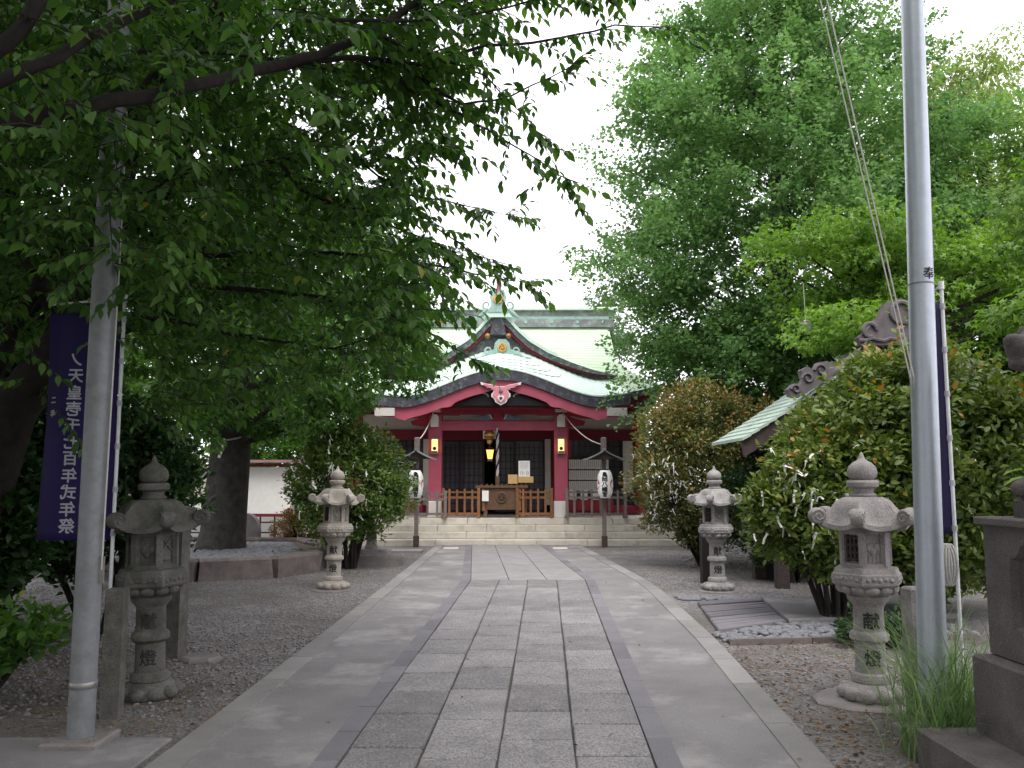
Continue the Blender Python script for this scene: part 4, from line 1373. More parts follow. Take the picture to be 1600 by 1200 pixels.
def banner(name_loc, h0, h1, w, side, text1, text2, label1, label2, wave, yaw, mir, a1=.5, zt1=2.5):
    x, y = name_loc
    p = empty('banner_pole', (x, y, 0), label=label1, cat='banner pole')
    MB().tube([(0, 0, 0), (0, 0, h1 + .1)], .014, 8).build('tube', M['tube'], p, 60)
    MB().lathe([(.021, h1 + .08), (.021, h1 + .14)], 10).build('cap', M['tube'], p, 60)
    MB().tube([(0, 0, h1 + .11), (side * w * math.cos(yaw), side * w * math.sin(yaw), h1 + .06)], .008, 6).build('top_rod', M['tube'], p)
    b_ = empty('banner', (x, y, 0), label=label2, cat='banner')
    nx, nz = 10, 30
    fx = lambda a, z: (side * (.02 + w * a) * math.cos(yaw), side * (.02 + w * a) * math.sin(yaw) + wave * (math.sin(a * 5 + z * 1.3) * a + .6 * math.sin(a * 13 + z * .8) * a * (.4 + .6 * math.sin(z * 2.1) ** 2)), z)
    vs, fs = [], []
    for i in range(nz + 1):
        for k in range(nx + 1):
            vs.append(fx(k / nx, h0 + (h1 - h0) * i / nz))
    for i in range(nz):
        for k in range(nx):
            q_ = i * (nx + 1) + k
            fs.append((q_, q_ + 1, q_ + nx + 2, q_ + nx + 1))
    c_ = MB().add(vs, fs).build('cloth', M['cloth'], b_, 80)
    sol = c_.modifiers.new('thickness', 'SOLIDIFY'); sol.thickness = .003; sol.offset = 0
    for k in range(6):
        z_ = h0 + .05 + (h1 - h0 - .1) * k / 5
        MB().lathe([(.02, -.02), (.02, .02)], 8, (0, 0, z_)).build('loop', M['clothlet'], b_)
    for txt, a0, zt, sz, pt in ((text1, a1, zt1, .115, .1235), (text2, a1 + .34, zt1 - .30, .06, .10)):
        if not txt: continue

        def sf(xx, zz, e=0):
            a_ = a0 + xx / w
            q_ = fx(a_, zt + zz)
            return (q_[0], q_[1] - .006 - e, q_[2])
        lettering(txt, sz, pt, sf, mirror=mir, bold=.0025).build('lettering', M['clothlet'], b_)


banner((-2.94, 6.45), 1.16, 2.86, .56, -1, 'ノ天皇壱千七百年式年祭', '二年', 'thin white banner pole behind the left flagpole', 'dark purple banner with white characters behind the left flagpole', .05, 0, False, .56, 2.5)
banner((3.24, 6.4), 1.2, 2.95, .5, 1, 'ノ天皇壱千七百年式年祭', '', 'thin white banner pole right of the silver flagpole', 'purple banner seen edge on behind the silver flagpole', .015, R(86), False, .5, 2.7)
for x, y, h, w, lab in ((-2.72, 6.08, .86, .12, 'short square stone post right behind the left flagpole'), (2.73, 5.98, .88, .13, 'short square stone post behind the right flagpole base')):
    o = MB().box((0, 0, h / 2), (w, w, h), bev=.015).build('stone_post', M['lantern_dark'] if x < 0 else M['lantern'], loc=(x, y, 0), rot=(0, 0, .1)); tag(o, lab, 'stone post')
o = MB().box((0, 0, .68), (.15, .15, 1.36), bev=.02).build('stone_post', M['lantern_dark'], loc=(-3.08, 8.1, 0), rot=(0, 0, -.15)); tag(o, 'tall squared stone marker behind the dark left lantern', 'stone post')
o = MB().lathe([(.2, 0), (.19, .03), (.16, .05)], 7).build('flat_stone', M['rock'], loc=(-2.78, 7.95, -.01)); tag(o, 'small flat stone at the foot of the tall marker', 'stone')
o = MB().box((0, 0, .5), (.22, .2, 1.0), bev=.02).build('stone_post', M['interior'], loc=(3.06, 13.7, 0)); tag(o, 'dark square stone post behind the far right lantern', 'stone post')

# ================================================================== GUARDIAN STATUE ON ITS PEDESTAL
t = empty('statue_pedestal', (3.25, 4.3, 0), label='tall dark stone pedestal in three tiers at the right edge', cat='pedestal')
MB().box((0, 0, .1), (1.94, 1.50, .24), bev=.02).build('lowest_tier', M['pedestal'], t)
for sy in (-1, 1):
    MB().box((0, sy * .333, .43), (1.36, .66, .42), bev=.015).build('middle_block', M['pedestal'], t)
# upper block with a recessed cartouche on the face toward the path
X0, Z0, Z1 = -.56, .645, 1.36
ub = MB().box((.05, 0, (Z0 + Z1) / 2), (1.16, 1.28, Z1 - Z0))
ub.build('upper_core', M['pedestal'], t)
MB().box((.0, 0, Z1 + .015), (1.24, 1.36, .04), bev=.008).build('upper_lip', M['pedestal'], t)
car = []
for a_ in range(48):
    th = 2 * PI * a_ / 48
    y_, z_ = math.cos(th), math.sin(th)
    e = .45
    yy = .40 * math.copysign(abs(y_) ** e, y_)
    zz = .285 * math.copysign(abs(z_) ** e, z_)
    notch = 1 - .22 * math.exp(-((abs(yy) - .34) / .05) ** 2) * (1 if abs(zz) > .2 else 0)
    car.append((yy * (1 - .0 * notch), zz * notch))
outer = []
for (yy, zz) in car:
    k_ = max(abs(yy) / .64, abs(zz) / .355)
    outer.append((yy / k_, zz / k_))
zc_ = (Z0 + Z1) / 2
n_ = len(car)
vs = [(X0 - .03, y_, zc_ + z_) for y_, z_ in outer] + [(X0 - .03, y_, zc_ + z_) for y_, z_ in car] + [(X0 + .008, y_ * .95, zc_ + z_ * .93) for y_, z_ in car] + [(X0 + .028, y_, zc_ + z_) for y_, z_ in outer]
fs = [(i, (i + 1) % n_, n_ + (i + 1) % n_, n_ + i) for i in range(n_)] + [(n_ + i, n_ + (i + 1) % n_, 2 * n_ + (i + 1) % n_, 2 * n_ + i) for i in range(n_)]
fs += [tuple(range(2 * n_, 3 * n_)), ] + [(i, (i + 1) % n_, 3 * n_ + (i + 1) % n_, 3 * n_ + i) for i in range(n_)]
MB().add(vs, fs).build('cartouche_panel', M['pedestal'], t, 30)
MB().box((-.02, .02, 1.44), (.92, 1.0, .13), bev=.02).build('plinth', M['pedestal'], t)
lion = MB()
LX, LZ = -.02, 1.5
for c_, r_, s_ in (((.30, 0, .22), .27, (1.1, .9, .85)), ((.12, 0, .42), .24, (.9, .85, 1.25)), ((-.02, 0, .62), .20, (.9, .9, 1)), ((-.10, 0, .84), .185, (1, 1, .95)), ((-.26, 0, .80), .11, (1.05, 1.1, .75)), ((-.28, 0, .72), .085, (1, 1.1, .5)), ((-.34, 0, .845), .05, (1, 1.3, .8)),
                   ((.36, 0, .62), .14, (.6, .7, 1.5)), ((.40, 0, .86), .1, (.6, .8, 1.3))):
    lion.sphere((c_[0], c_[1], c_[2]), r_, 14, 10, s_)
for s in (-1, 1):
    lion.tube([(-.05, s * .13, .52), (-.13, s * .15, .28), (-.17, s * .15, .06)], [.10, .075, .07], 10)
    lion.sphere((-.21, s * .15, .055), .085, 10, 8, (1.3, .9, .7))
    lion.sphere((.22, s * .22, .17), .15, 10, 8, (1.2, .6, 1))
    lion.sphere((.05, s * .25, .06), .08, 10, 8, (1.6, .8, .75))
    lion.sphere((-.22, s * .09, .90), .045, 8, 6)
    lion.sphere((-.05, s * .19, .90), .06, 8, 6, (.6, .6, 1.2))
    for k in range(5):
        lion.sphere((.02 + .05 * (k % 2), s * (.10 + .045 * (k % 3)), .62 + .085 * k), .062, 9, 7)
ln = lion.build('guardian_lion_statue', M['pedestal'], loc=(3.04, 4.6, LZ))
tag(ln, 'dark stone guardian lion seated on the pedestal facing the path', 'statue')
rm = ln.modifiers.new('carve', 'REMESH'); rm.mode = 'VOXEL'; rm.voxel_size = .02; rm.use_smooth_shade = True

# ================================================================== SMALL STONES, WHITE BOARD
t = empty('notice_board', (-7.3, 23.5, 0), label='long white notice board with dark red frame and roof at left', cat='notice board')
MB().box((0, 0, 1.32), (4.6, .06, 1.25)).build('white_panel', M['white'], t)
MB().box((0, -.02, .66), (4.7, .1, .08)).build('lower_rail', M['darkred'], t)
MB().box((0, -.02, 2.0), (4.7, .1, .06)).build('upper_rail', M['darkred'], t)
for k in range(2):
    MB().box((-2.35 + k * 4.7, .02, 1.0), (.1, .12, 2.0)).build('post', M['darkred'], t)
MB().box((0, -.05, 2.1), (4.9, .6, .07), top=.97).build('roof', M['boardroof'], t)
fw = empty('grid_fence', (-7.2, 24.3, 0), label='dark grid fence showing under the white notice board', cat='fence')
for k in range(12):
    MB().box((-2.2 + k * .4, 0, .4), (.04, .04, .8)).build('bar', M['dark'], fw)
for k in range(3):
    MB().box((0, 0, .15 + .28 * k), (4.5, .03, .035)).build('bar', M['dark'], fw)
MB().box((0, .4, .4), (4.5, .03, .8)).build('white_panel', M['white'], fw)
for x, y, w, h, lab in ((-6.05, 19.9, .62, .85, 'rounded upright stone slab just right of the big trunk'), (-7.75, 19.9, .6, .75, 'rounded upright stone slab just left of the big trunk')):
    pl = [(-w / 2, 0), (w / 2, 0)] + [(w / 2 * math.cos(a_), h * .55 + h * .45 * math.sin(a_)) for a_ in [PI * i / 12 for i in range(13)]]
    o = MB().prism(pl, -.12, .12).build('stone_stele', M['rock'], loc=(x, y, 0)); tag(o, lab, 'stone')
t = empty('stone_plinth', (-2.62, 16.6, 0), label='low rough stone plinth in two tiers beneath the left bush', cat='plinth')
mb = MB().box((0, 0, .09), (1.1, .7, .2), bev=.03); mb.v = [(x + rnd.uniform(-.03, .03), y + rnd.uniform(-.03, .03), z) for x, y, z in mb.v]; mb.build('lower_stone', M['rock'], t)
MB().box((-.05, 0, .25), (.7, .5, .12), bev=.02).build('upper_stone', M['lantern'], t)
t = empty('tall_lantern', (-2.66, 16.6, .31), label='tall stone lantern hidden behind the left bush with white finial', cat='stone lantern')
MB().lathe([(.14, 0), (.1, .1), (.1, 1.0), (.2, 1.08), (.24, 1.15)], 20).build('shaft', M['lantern'], t, 40)
MB().lathe([(.17, 1.15), (.17, 1.5)], 6).build('fire_box', M['lantern'], t)
MB().lathe([(.38, 1.5), (.36, 1.56), (.2, 1.75), (.1, 1.82)], 6).build('roof', M['lantern'], t)
MB().lathe([(.1, 1.82), (.16, 1.9), (.17, 1.98), (.13, 2.07), (.05, 2.12), (.025, 2.2), (.01, 2.3)], 20).build('finial', M['white'], t, 50)
o = MB().box((0, 0, .02), (2.2, .5, .06), bev=.01).build('stepping_slab', M['kerb'], loc=(-3.1, 19.6, 0)); tag(o, 'pale flat stone slab lying by the left steps', 'slab')

# ================================================================== PAVILION AT THE RIGHT
t = empty('pavilion', (5.72, 13.0, 0), label='small pavilion with sloping green copper roof behind the right bush', cat='pavilion')
rz = lambda q: 3.82 - 1.80 * q + .18 * q * q
for s in (-1, 1):
    nB = 18
    for i in range(nB):
        q0, q1 = i / nB, (i + 1) / nB
        x0, x1 = s * 2.35 * q0, s * 2.35 * q1
        mb = MB().strip([(x0, rz(q0) - .04), (x1, rz(q1) - .025)], [(x0, rz(q0)), (x1, rz(q1) + .02)], -.35, 1.6)
        mb.build('roof_course', M['kioskroof'], t)
    MB().strip([(s * 2.3 * i / 12, rz(i / 12) - .26) for i in range(13)], [(s * 2.34 * i / 12, rz(i / 12) - .05) for i in range(13)], -.28, -.2).build('barge_board', M['darkwood'], t)
    for i in range(15):
        q_ = .12 + i * .06
    MB().tube([(s * 2.35 * q_, -.3, rz(q_) + .06) for q_ in (.04, .2, .4, .5)], [.09, .085, .075, .05], 9).build('descending_ridge', M['tile'], t, 50)
    hx, hz = s * 1.02, rz(.43) + .02
    sw = [(0, 0), (.5, -.3), (.62, -.28), (.66, -.18), (.58, -.1), (.48, -.12), (.42, -.02), (.46, .1), (.36, .16), (.26, .1), (.2, .22), (.06, .24), (-.04, .14)]
    sw = [(hx + s * x_, hz + z_) for x_, z_ in sw]
    hd = MB().prism(sw if s < 0 else sw[::-1], -.42, -.24)
    for cx_, cz_, r_ in ((.16, .1, .1), (.36, -.02, .09), (.54, -.18, .075)):
        hd.tube([(hx + s * (cx_ + r_ * (1 - i / 16) * math.cos(i * .6)), -.43, hz + cz_ + r_ * (1 - i / 16) * math.sin(i * .6)) for i in range(13)], .024, 6)
    hd.build('ridge_end_tile', M['tile'], t, 60)
    for y_ in (.1, 1.3):
        MB().box((s * 1.7, y_, 1.1), (.18, .18, 2.2)).build('post', M['darkwood'], t)
wv = [(-.62, 3.78), (.62, 3.78), (.66, 3.9), (.5, 4.0), (.42, 4.15), (.3, 4.22), (.24, 4.4), (.0, 4.48), (-.24, 4.4), (-.3, 4.22), (-.42, 4.15), (-.5, 4.0), (-.66, 3.9)]
wv = [(x * .9, z) for x, z in wv]
og = MB().prism([(x * 1.1, z) for x, z in wv], -.5, -.32)
for s in (-1, 1):
    og.tube([(s * (.48 - .1 * math.cos(i * .5)), -.52, 4.0 + .1 * math.sin(i * .5)) for i in range(11)], .03, 6)
    og.tube([(s * (.1 + .09 * i), -.52, 3.86 + .02 * math.sin(i * 2)) for i in range(7)], .028, 6)
og.tube([(.16 * math.cos(i * .42), -.52, 4.26 + .16 * math.sin(i * .42)) for i in range(16)], .03, 6)
og.build('ogre_tile', M['tile'], t, 50, loc=(0, 0, -.22))
MB().tube([(0, -.3, 3.86), (0, 1.6, 3.86)], .11, 10).build('main_ridge', M['tile'], t, 60)
MB().prism([(-1.95, 2.1), (1.95, 2.1), (0, 3.5)], -.1, 0).build('gable_wall', M['darkwood'], t)
MB().box((0, .7, 2.1), (3.8, 1.5, .12)).build('ceiling', M['darkwood'], t)
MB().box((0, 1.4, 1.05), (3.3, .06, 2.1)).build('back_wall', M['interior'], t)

# ================================================================== TREES
def npv(v): return np.array([v.x, v.y, v.z])


def bend(p0, p1, sag=.12, n=6, seed=None):
    """curved limb from p0 to p1"""
    p0, p1 = np.array(p0, float), np.array(p1, float)
    L = np.linalg.norm(p1 - p0)
    mid = (p0 + p1) / 2 + rng.normal(size=3) * L * .08 + np.array([0, 0, L * sag])
    return [tuple((1 - t) ** 2 * p0 + 2 * t * (1 - t) * mid + t * t * p1) for t in np.linspace(0, 1, n)]


def put(mb, name, m, root, smooth=60):
    b = root.location
    return mb.build(name, M[m], root, smooth, loc=(-b.x, -b.y, -b.z))


def put_leaves(root, m, P, A, N, size, kind, tint, name='crown'):
    b = root.location
    me = leaf_mesh(name, M[m], P, A, N, size, kind, tint)
    return link(name, me, root, (-b.x, -b.y, -b.z))


def trunk_at(trunk, z):
    for a, b in zip(trunk, trunk[1:]):
        if a[2] <= z <= b[2]:
            t = (z - a[2]) / max(b[2] - a[2], 1e-6)
            return [a[k] + (b[k] - a[k]) * t for k in range(3)]
    return trunk[-1] if z > trunk[-1][2] else trunk[0]


def tree(label, trunk, rad, cen, cr, per, leaf, kind, size, group=None, bark='bark', flat=.6, limbs=40, rise=.45, droop=.3, name='tree', shell=.55, trunk_n=12, sprays=False):
    root = empty(name, trunk[0], label=label, cat='tree', group=group)
    tb = MB().tube(trunk, rad, trunk_n)
    put(tb, 'trunk', bark, root)
    lb = MB()
    idx = rng.choice(len(cen), min(limbs, len(cen)), replace=False)
    for i in idx:
        c = cen[i]
        d = math.hypot(c[0] - trunk[0][0], c[1] - trunk[0][1])
        z0 = max(trunk[0][2] + .3 * (trunk[-1][2] - trunk[0][2]), min(c[2] - d * rise, trunk[-1][2] * .98))
        p0 = trunk_at(trunk, z0)
        pts = bend(p0, c, .08)
        r0 = min(.015 + .012 * d, rad[-1] * 1.5)
        lb.tube(pts, [r0 * (1 - .75 * k / 5) for k in range(6)], 6)
    put(lb, 'limbs', bark, root)
    P, A, N = clump_leaves(cen, cr, per, flat, droop, shell) if not sprays else spray_leaves(cen, cr, per, trunk[0])
    tint = np.repeat(rng.random(len(cen)) * .5, len(P) // len(cen)) + rng.random(len(P)) * .5
    put_leaves(root, leaf, P, A, N, size * (.7 + .6 * rng.random(len(P))), kind, tint)
    return root


def spray_leaves(cen, cr, per, base):
    """leaves packed along ascending shoots instead of round puffs"""
    ns = 8
    out_ = cen - np.array(base); out_[:, 2] = 0
    o_ = unit(out_)
    c = np.repeat(cen, ns, axis=0)
    d = unit(np.repeat(o_, ns, axis=0) * .9 + np.array([0, 0, .55]) + rng.normal(size=(len(c), 3)) * .55)
    L = np.repeat(cr, ns) * (1.0 + .9 * rng.random(len(c)))
    st = c + rng.normal(size=c.shape) * np.repeat(cr, ns)[:, None] * np.array([.45, .45, .3])
    m = per // ns
    P = np.repeat(st, m, axis=0)
    t = rng.random(len(P))
    D = np.repeat(d, m, axis=0)
    P = P + D * (np.repeat(L, m) * (t - .3))[:, None] + rng.normal(size=P.shape) * (.11 * (1.15 - t * .7))[:, None] + np.array([0, 0, -.12]) * (t * t)[:, None]
    A = D * .5 + rng.normal(size=P.shape) * .6 + np.array([0, 0, -.25])
    N = rng.normal(size=P.shape) * .45 + np.array([0, 0, .8]) + D * .3
    return P, A, N


def ell(n, c, r, lo=.35):
    """clump centres spread through an ellipsoid, denser toward its skin"""
    d = unit(rng.normal(size=(n, 3)))
    q = (lo + (1 - lo) * rng.random(n) ** .5)[:, None]
    return np.array(c) + d * q * np.array(r)


# ---- ginkgo beside the hall
cen = []
zs = [(1.8, 2.5), (3.6, 3.3), (6.3, 4.25), (8, 4.1), (10.2, 3.5), (12, 2.4), (14.2, 1.1), (15, .4)]
while len(cen) < 560:
    z = rnd.uniform(1.8, 15)
    rr = lerp_tab(zs, z)
    if rnd.random() > rr / 4.4: continue
    q = rr * math.sqrt(rnd.uniform(.05, 1)) * (1 + .12 * math.sin(z * 2.3))
    a_ = rnd.uniform(0, 2 * PI)
    cen.append((6.35 + q * math.cos(a_), 20 + q * .85 * math.sin(a_), z + .12 * q))
cen = np.array(cen)
tree('tall fan-leaved ginkgo tree right of the shrine hall', [(6.35, 20, 0), (6.3, 20, 3), (6.4, 20, 8), (6.4, 20, 13.5)], [.42, .36, .22, .05], cen, .5 + .42 * rng.random(len(cen)), 400, 'L_ginkgo', 'fan', .092, limbs=60, flat=.62, bark='bark_grey', rise=.6, name='ginkgo_tree', sprays=True)

# ---- pale tall tree at the upper right, and its neighbours
cen = np.concatenate([ell(70, (15.2, 27, 11.5), (3.6, 3, 4.2)), ell(40, (19.5, 28, 10), (3.5, 3, 4))])
tree('tall pale yellowish tree at the upper right corner', [(15.5, 27, 0), (15.3, 27, 6), (15.4, 27, 13)], [.45, .35, .08], cen, .7 + .5 * rng.random(len(cen)), 420, 'L_pale', 'oval', .17, limbs=30, flat=.75, droop=.8)
cen = np.concatenate([ell(100, (11.0, 19.5, 7.0), (3.3, 2.6, 3.6)), ell(50, (14, 20.5, 6.5), (3, 2.5, 4))])
tree('dense light green tree behind the pavilion', [(10.8, 19.5, 0), (10.9, 19.5, 4), (11, 19.5, 9)], [.3, .24, .06], cen, .55 + .45 * rng.random(len(cen)), 420, 'L_right', 'oval', .13, limbs=40, flat=.5)
cen = np.concatenate([ell(60, (7.3, 15.6, 5.0), (2.3, 1.6, 1.5)), ell(26, (5.6, 14.6, 5.3), (1.3, 1.1, .9)), ell(14, (5.6, 14.0, 4.0), (1.0, .9, .4)), ell(40, (9.2, 15.5, 4.2), (1.8, 1.6, 2.2))])
tree('maple with level layered sprays over the pavilion roof', [(6.6, 15.4, 0), (6.5, 15.3, 2.5), (6.9, 15.5, 5.2)], [.2, .16, .06], cen, .5 + .35 * rng.random(len(cen)), 230, 'L_maple', 'palm', .11, limbs=70, flat=.26, droop=.15, name='maple_tree')
cen = np.concatenate([ell(70, (10.6, 14.0, 3.3), (2.6, 1.8, 2.6)), ell(40, (9.4, 17, 2.5), (2.4, 1.5, 2.2))])
tree('dark evergreen behind the guardian statue', [(10.4, 14.5, 0), (10.4, 14.5, 3), (10.5, 14.5, 5)], [.2, .15, .05], cen, .5 + .4 * rng.random(len(cen)), 240, 'L_ever', 'oval', .13, limbs=40)
cen = np.concatenate([ell(16, (5.4, 8.4, 4.3), (.55, .5, .7)), ell(8, (4.95, 8.0, 3.15), (.3, .3, .2)), ell(26, (6.6, 8.6, 4.4), (1.0, .9, 1.2))])
tree('maple reaching in from the right edge of the view', [(7.2, 8.9, 0), (7.1, 8.8, 2), (6.8, 8.6, 4.6)], [.14, .11, .04], cen, .26 + .2 * rng.random(len(cen)), 120, 'L_maple', 'palm', .10, limbs=30, flat=.3, droop=.7, name='maple_tree')
cen = ell(40, (4.6, 48, 9.3), (2.2, 2.2, 3.2))
tree('small grey green tree far behind the shrine roof', [(4.6, 48, 0), (4.6, 48, 9)], [.3, .1], cen, .6 + .4 * rng.random(len(cen)), 160, 'L_far', 'oval', .26, limbs=12)

# ---- tree in the raised bed
cen = []
while len(cen) < 150:
    u, v, Y = rnd.uniform(150, 650), rnd.uniform(330, 690), rnd.uniform(14.4, 18.5)
    if v > 640 and not (230 < u < 540): continue
    if u > 560 and v > 600: continue
    if u > 600 and v < 420: continue
    cen.append(npv(at(u, v, Y)))
cen = np.array(cen)
T2 = [(-5.62, 16.9, .2), (-5.58, 16.9, .6), (-5.5, 16.9, 2.0), (-5.45, 16.9, 3.6), (-5.5, 16.9, 5.5), (-5.4, 16.9, 7)]
tree('broad leafy tree with thick dark trunk in the raised bed', T2, [.5, .43, .385, .36, .25, .1], cen, .4 + .36 * rng.random(len(cen)), 230, 'L_bed', 'palm', .135, limbs=60, flat=.45, bark='bark_grey', droop=.35, trunk_n=20)
o = MB().tube([(.40 * math.cos(a_), .40 * math.sin(a_), .06 * math.cos(a_ * 2)) for a_ in [2 * PI * i / 24 for i in range(25)]], .018, 6).build('straw_rope', M['rope'], loc=(-5.48, 16.9, 2.42)); tag(o, 'thin straw rope tied around the thick trunk', 'rope')
o = MB().add([(-.03, 0, 0), (.03, 0, 0), (.05, -.02, -.16), (-.01, -.02, -.17), (-.09, -.03, -.36), (-.04, -.03, -.38)], [(0, 1, 2, 3), (3, 2, 5, 4)]).build('paper_streamer', M['paper'], loc=(-5.5, 16.47, 2.39)); tag(o, 'white zigzag paper streamer hanging from the straw rope', 'streamer')
sol = o.modifiers.new('thickness', 'SOLIDIFY'); sol.thickness = .003

# ---- trees closing the view at the left
GB_ = 'trees behind the left side'
for lab, x, y, top, r, leaf in (('deep green tree far left behind the cherry', -12.5, 18.5, 8.5, 3.4, 'L_bed'), ('leafy tree behind the white notice board', -9.5, 29, 8, 3.6, 'L_bed'),
                                ('dark tree at the far left edge', -15.5, 24, 9.5, 3.8, 'L_ever'), ('round tree left of the shrine hall', -6.8, 30, 8.2, 2.9, 'L_bed')):
    cen = ell(95, (x, y, top * .56), (r, r * .8, top * .48))
    tree(lab, [(x, y, 0), (x + .1, y, top * .4), (x, y, top * .85)], [.26, .2, .06], cen, .6 + .5 * rng.random(len(cen)), 190, leaf, 'oval', .19, GB_, limbs=30)

# ---- cherry tree overhanging from the left
CH = empty('cherry_tree', (-4.95, 7.6, 0), label='dark cherry tree leaning in from the left with overhanging branches', cat='tree')
tr = [(-4.95, 7.6, 0), (-4.75, 7.6, .9)] + [tuple(at(*q)) for q in ((20, 640, 7.5), (75, 570, 7.5), (140, 490, 7.45), (165, 390, 7.4), (185, 270, 7.3), (225, 165, 7.2), (300, 60, 7.0), (420, -60, 6.8))]
put(MB().tube(tr, [.24, .22, .20, .19, .175, .155, .14, .12, .10, .07], 14), 'trunk', 'bark', CH)
BR = [
    ([(-160, 215, 4.4), (0, 190, 4.5), (110, 172, 4.6), (210, 150, 4.75), (320, 130, 5.0), (420, 105, 5.3), (500, 85, 5.45), (570, 55, 5.5), (640, 10, 5.6), (760, -60, 5.7)], .052, .022),
    ([(-120, 180, 4.0), (0, 125, 4.1), (90, 90, 4.2), (140, 55, 4.3), (200, 30, 4.4), (320, -30, 4.5)], .038, .02),
    ([(-80, 130, 4.2), (0, 75, 4.3), (40, 40, 4.4), (90, -40, 4.5)], .05, .038),
    ([(175, 330, 7.3), (270, 275, 6.5), (340, 268, 6.5), (430, 250, 6.5), (505, 232, 6.6), (550, 245, 6.7), (610, 290, 6.8)], .03, .008),
    ([(430, 250, 6.5), (470, 295, 6.5), (520, 318, 6.5), (560, 330, 6.5), (610, 352, 6.6), (700, 390, 6.7)], .02, .006),
    ([(420, 105, 5.4), (500, 95, 5.5), (560, 88, 5.6), (660, 100, 5.8), (760, 72, 6), (870, 62, 6.2), (960, 38, 6.4), (1040, 42, 6.5)], .024, .004),
    ([(570, 55, 5.5), (620, 92, 5.7), (680, 140, 5.9), (720, 165, 6), (800, 150, 6.2), (890, 105, 6.4)], .02, .004),
    ([(560, 88, 5.6), (610, 120, 5.8), (660, 150, 6), (720, 178, 6.1), (780, 215, 6.3), (850, 255, 6.4), (885, 280, 6.5)], .016, .003),
    ([(380, 262, 6.5), (500, 285, 6.9), (620, 300, 7), (700, 315, 7), (790, 335, 7)], .016, .003),
    ([(165, 390, 7.4), (330, 400, 7.4), (520, 395, 7.5), (650, 410, 7.5), (740, 428, 7.5), (820, 440, 7.5)], .03, .003),
    ([(165, 420, 7.4), (330, 450, 7.3), (480, 460, 7.2), (600, 485, 7.2), (690, 530, 7.2), (735, 560, 7.2)], .03, .003),
    ([(140, 490, 7.4), (260, 500, 7.3), (400, 530, 7.2), (520, 545, 7.2), (610, 520, 7.2)], .028, .003),
    ([(-60, 300, 7.6), (10, 340, 7.6), (35, 395, 7.6), (60, 430, 7.6), (85, 500, 7.6), (75, 570, 7.5)], .05, .07),
    ([(-60, 145, 6), (80, 130, 6), (220, 80, 6), (320, 82, 6), (460, 95, 6), (600, 130, 6.2), (690, 210, 6.4)], .02, .005),
    ([(225, 165, 7.2), (290, 240, 7.2), (300, 180, 7.0), (360, 120, 7), (430, 60, 7)], .025, .008),
    ([(230, 380, 7.4), (285, 250, 7.3), (300, 210, 7.3), (330, 170, 7.3)], .02, .006),
    ([(480, 30, 5.2), (640, 35, 5.4), (760, 20, 5.6), (860, -5, 5.8), (950, -10, 6)], .014, .003),
    ([(600, 60, 5.5), (690, 90, 5.7), (760, 120, 5.9), (830, 200, 6.1)], .012, .003),
    ([(-40, 640, 7.6), (0, 560, 7.6), (40, 480, 7.6), (100, 380, 7.6)], .09, .05),
    ([(620, 300, 7), (680, 355, 7), (730, 390, 7), (770, 415, 7.1)], .01, .003),
]
lb = MB()
tw_p, tw_d, tw_s = [], [], []
for pts, r0, r1 in BR:
    W = [npv(at(*q)) for q in pts]
    m_ = len(W)
    F_ = []
    for i in range(m_ - 1):                      # smooth the line a little
        for k in range(3):
            F_.append(W[i] * (1 - k / 3) + W[i + 1] * k / 3 + rng.normal(size=3) * .006)
    F_.append(W[-1])
    lb.tube([tuple(p) for p in F_], [r0 + (r1 - r0) * i / (len(F_) - 1) for i in range(len(F_))], 7)
    for i in range(len(F_) - 1):
        seg = F_[i + 1] - F_[i]
        L = np.linalg.norm(seg)
        frac = i / len(F_)
        if frac < .72 and r0 > .04: continue
        for _ in range(max(1, int(L / .075))):
            t = rnd.random()
            tw_p.append(F_[i] + seg * t)
            d = seg / L * rnd.uniform(.2, .9) + rng.normal(size=3) * .5
            d[2] = d[2] * .5 - .12
            tw_d.append(d)
            tw_s.append(rnd.uniform(.16, .42) * (1.0 - .3 * frac))
    for _ in range(3):
        tw_p.append(F_[-1]); tw_d.append(unit(F_[-1] - F_[-3]) + rng.normal(size=3) * .3); tw_s.append(.3)
put(lb, 'limbs', 'bark', CH)
# inner twigs filling the crown
bound = [(-150, 860), (0, 770), (80, 740), (130, 700), (200, 690), (260, 650), (300, 660), (380, 660), (440, 690), (500, 680), (560, 640), (600, 540), (640, 300)]
k = 0
while k < 3200:
    v = rnd.uniform(-150, 640)
    u = rnd.uniform(-180, 860)
    if u > lerp_tab(bound, v): continue
    if v > 480 and rnd.random() < (.45 if u > 170 else .75): continue
    if 155 < u < 205 and 20 < v < 200 and rnd.random() < .8: continue
    Y = (rnd.uniform(5.9, 9.5) if rnd.random() < .97 else rnd.uniform(3.9, 5.0)) if v < 260 else rnd.uniform(6.2, 10.0)
    if u > 560: Y = rnd.uniform(5.7, 7.6)
    tw_p.append(npv(at(u, v, Y)))
    d = rng.normal(size=3) * np.array([1, 1, .4]); d[0] += .5; d[2] -= .15
    tw_d.append(d); tw_s.append(rnd.uniform(.25, .6))
    k += 1
for k in range(150):                             # sprays hanging in front of the left flagpole
    u, v = rnd.uniform(70, 320), rnd.uniform(-20, 430)
    tw_p.append(npv(at(u, v, rnd.uniform(4.95, 5.35))))
    tw_d.append(rng.normal(size=3) * np.array([1, 1, .4]) + np.array([.3, 0, -.3])); tw_s.append(rnd.uniform(.25, .45))
tb = MB()
P, A, N, S = [], [], [], []
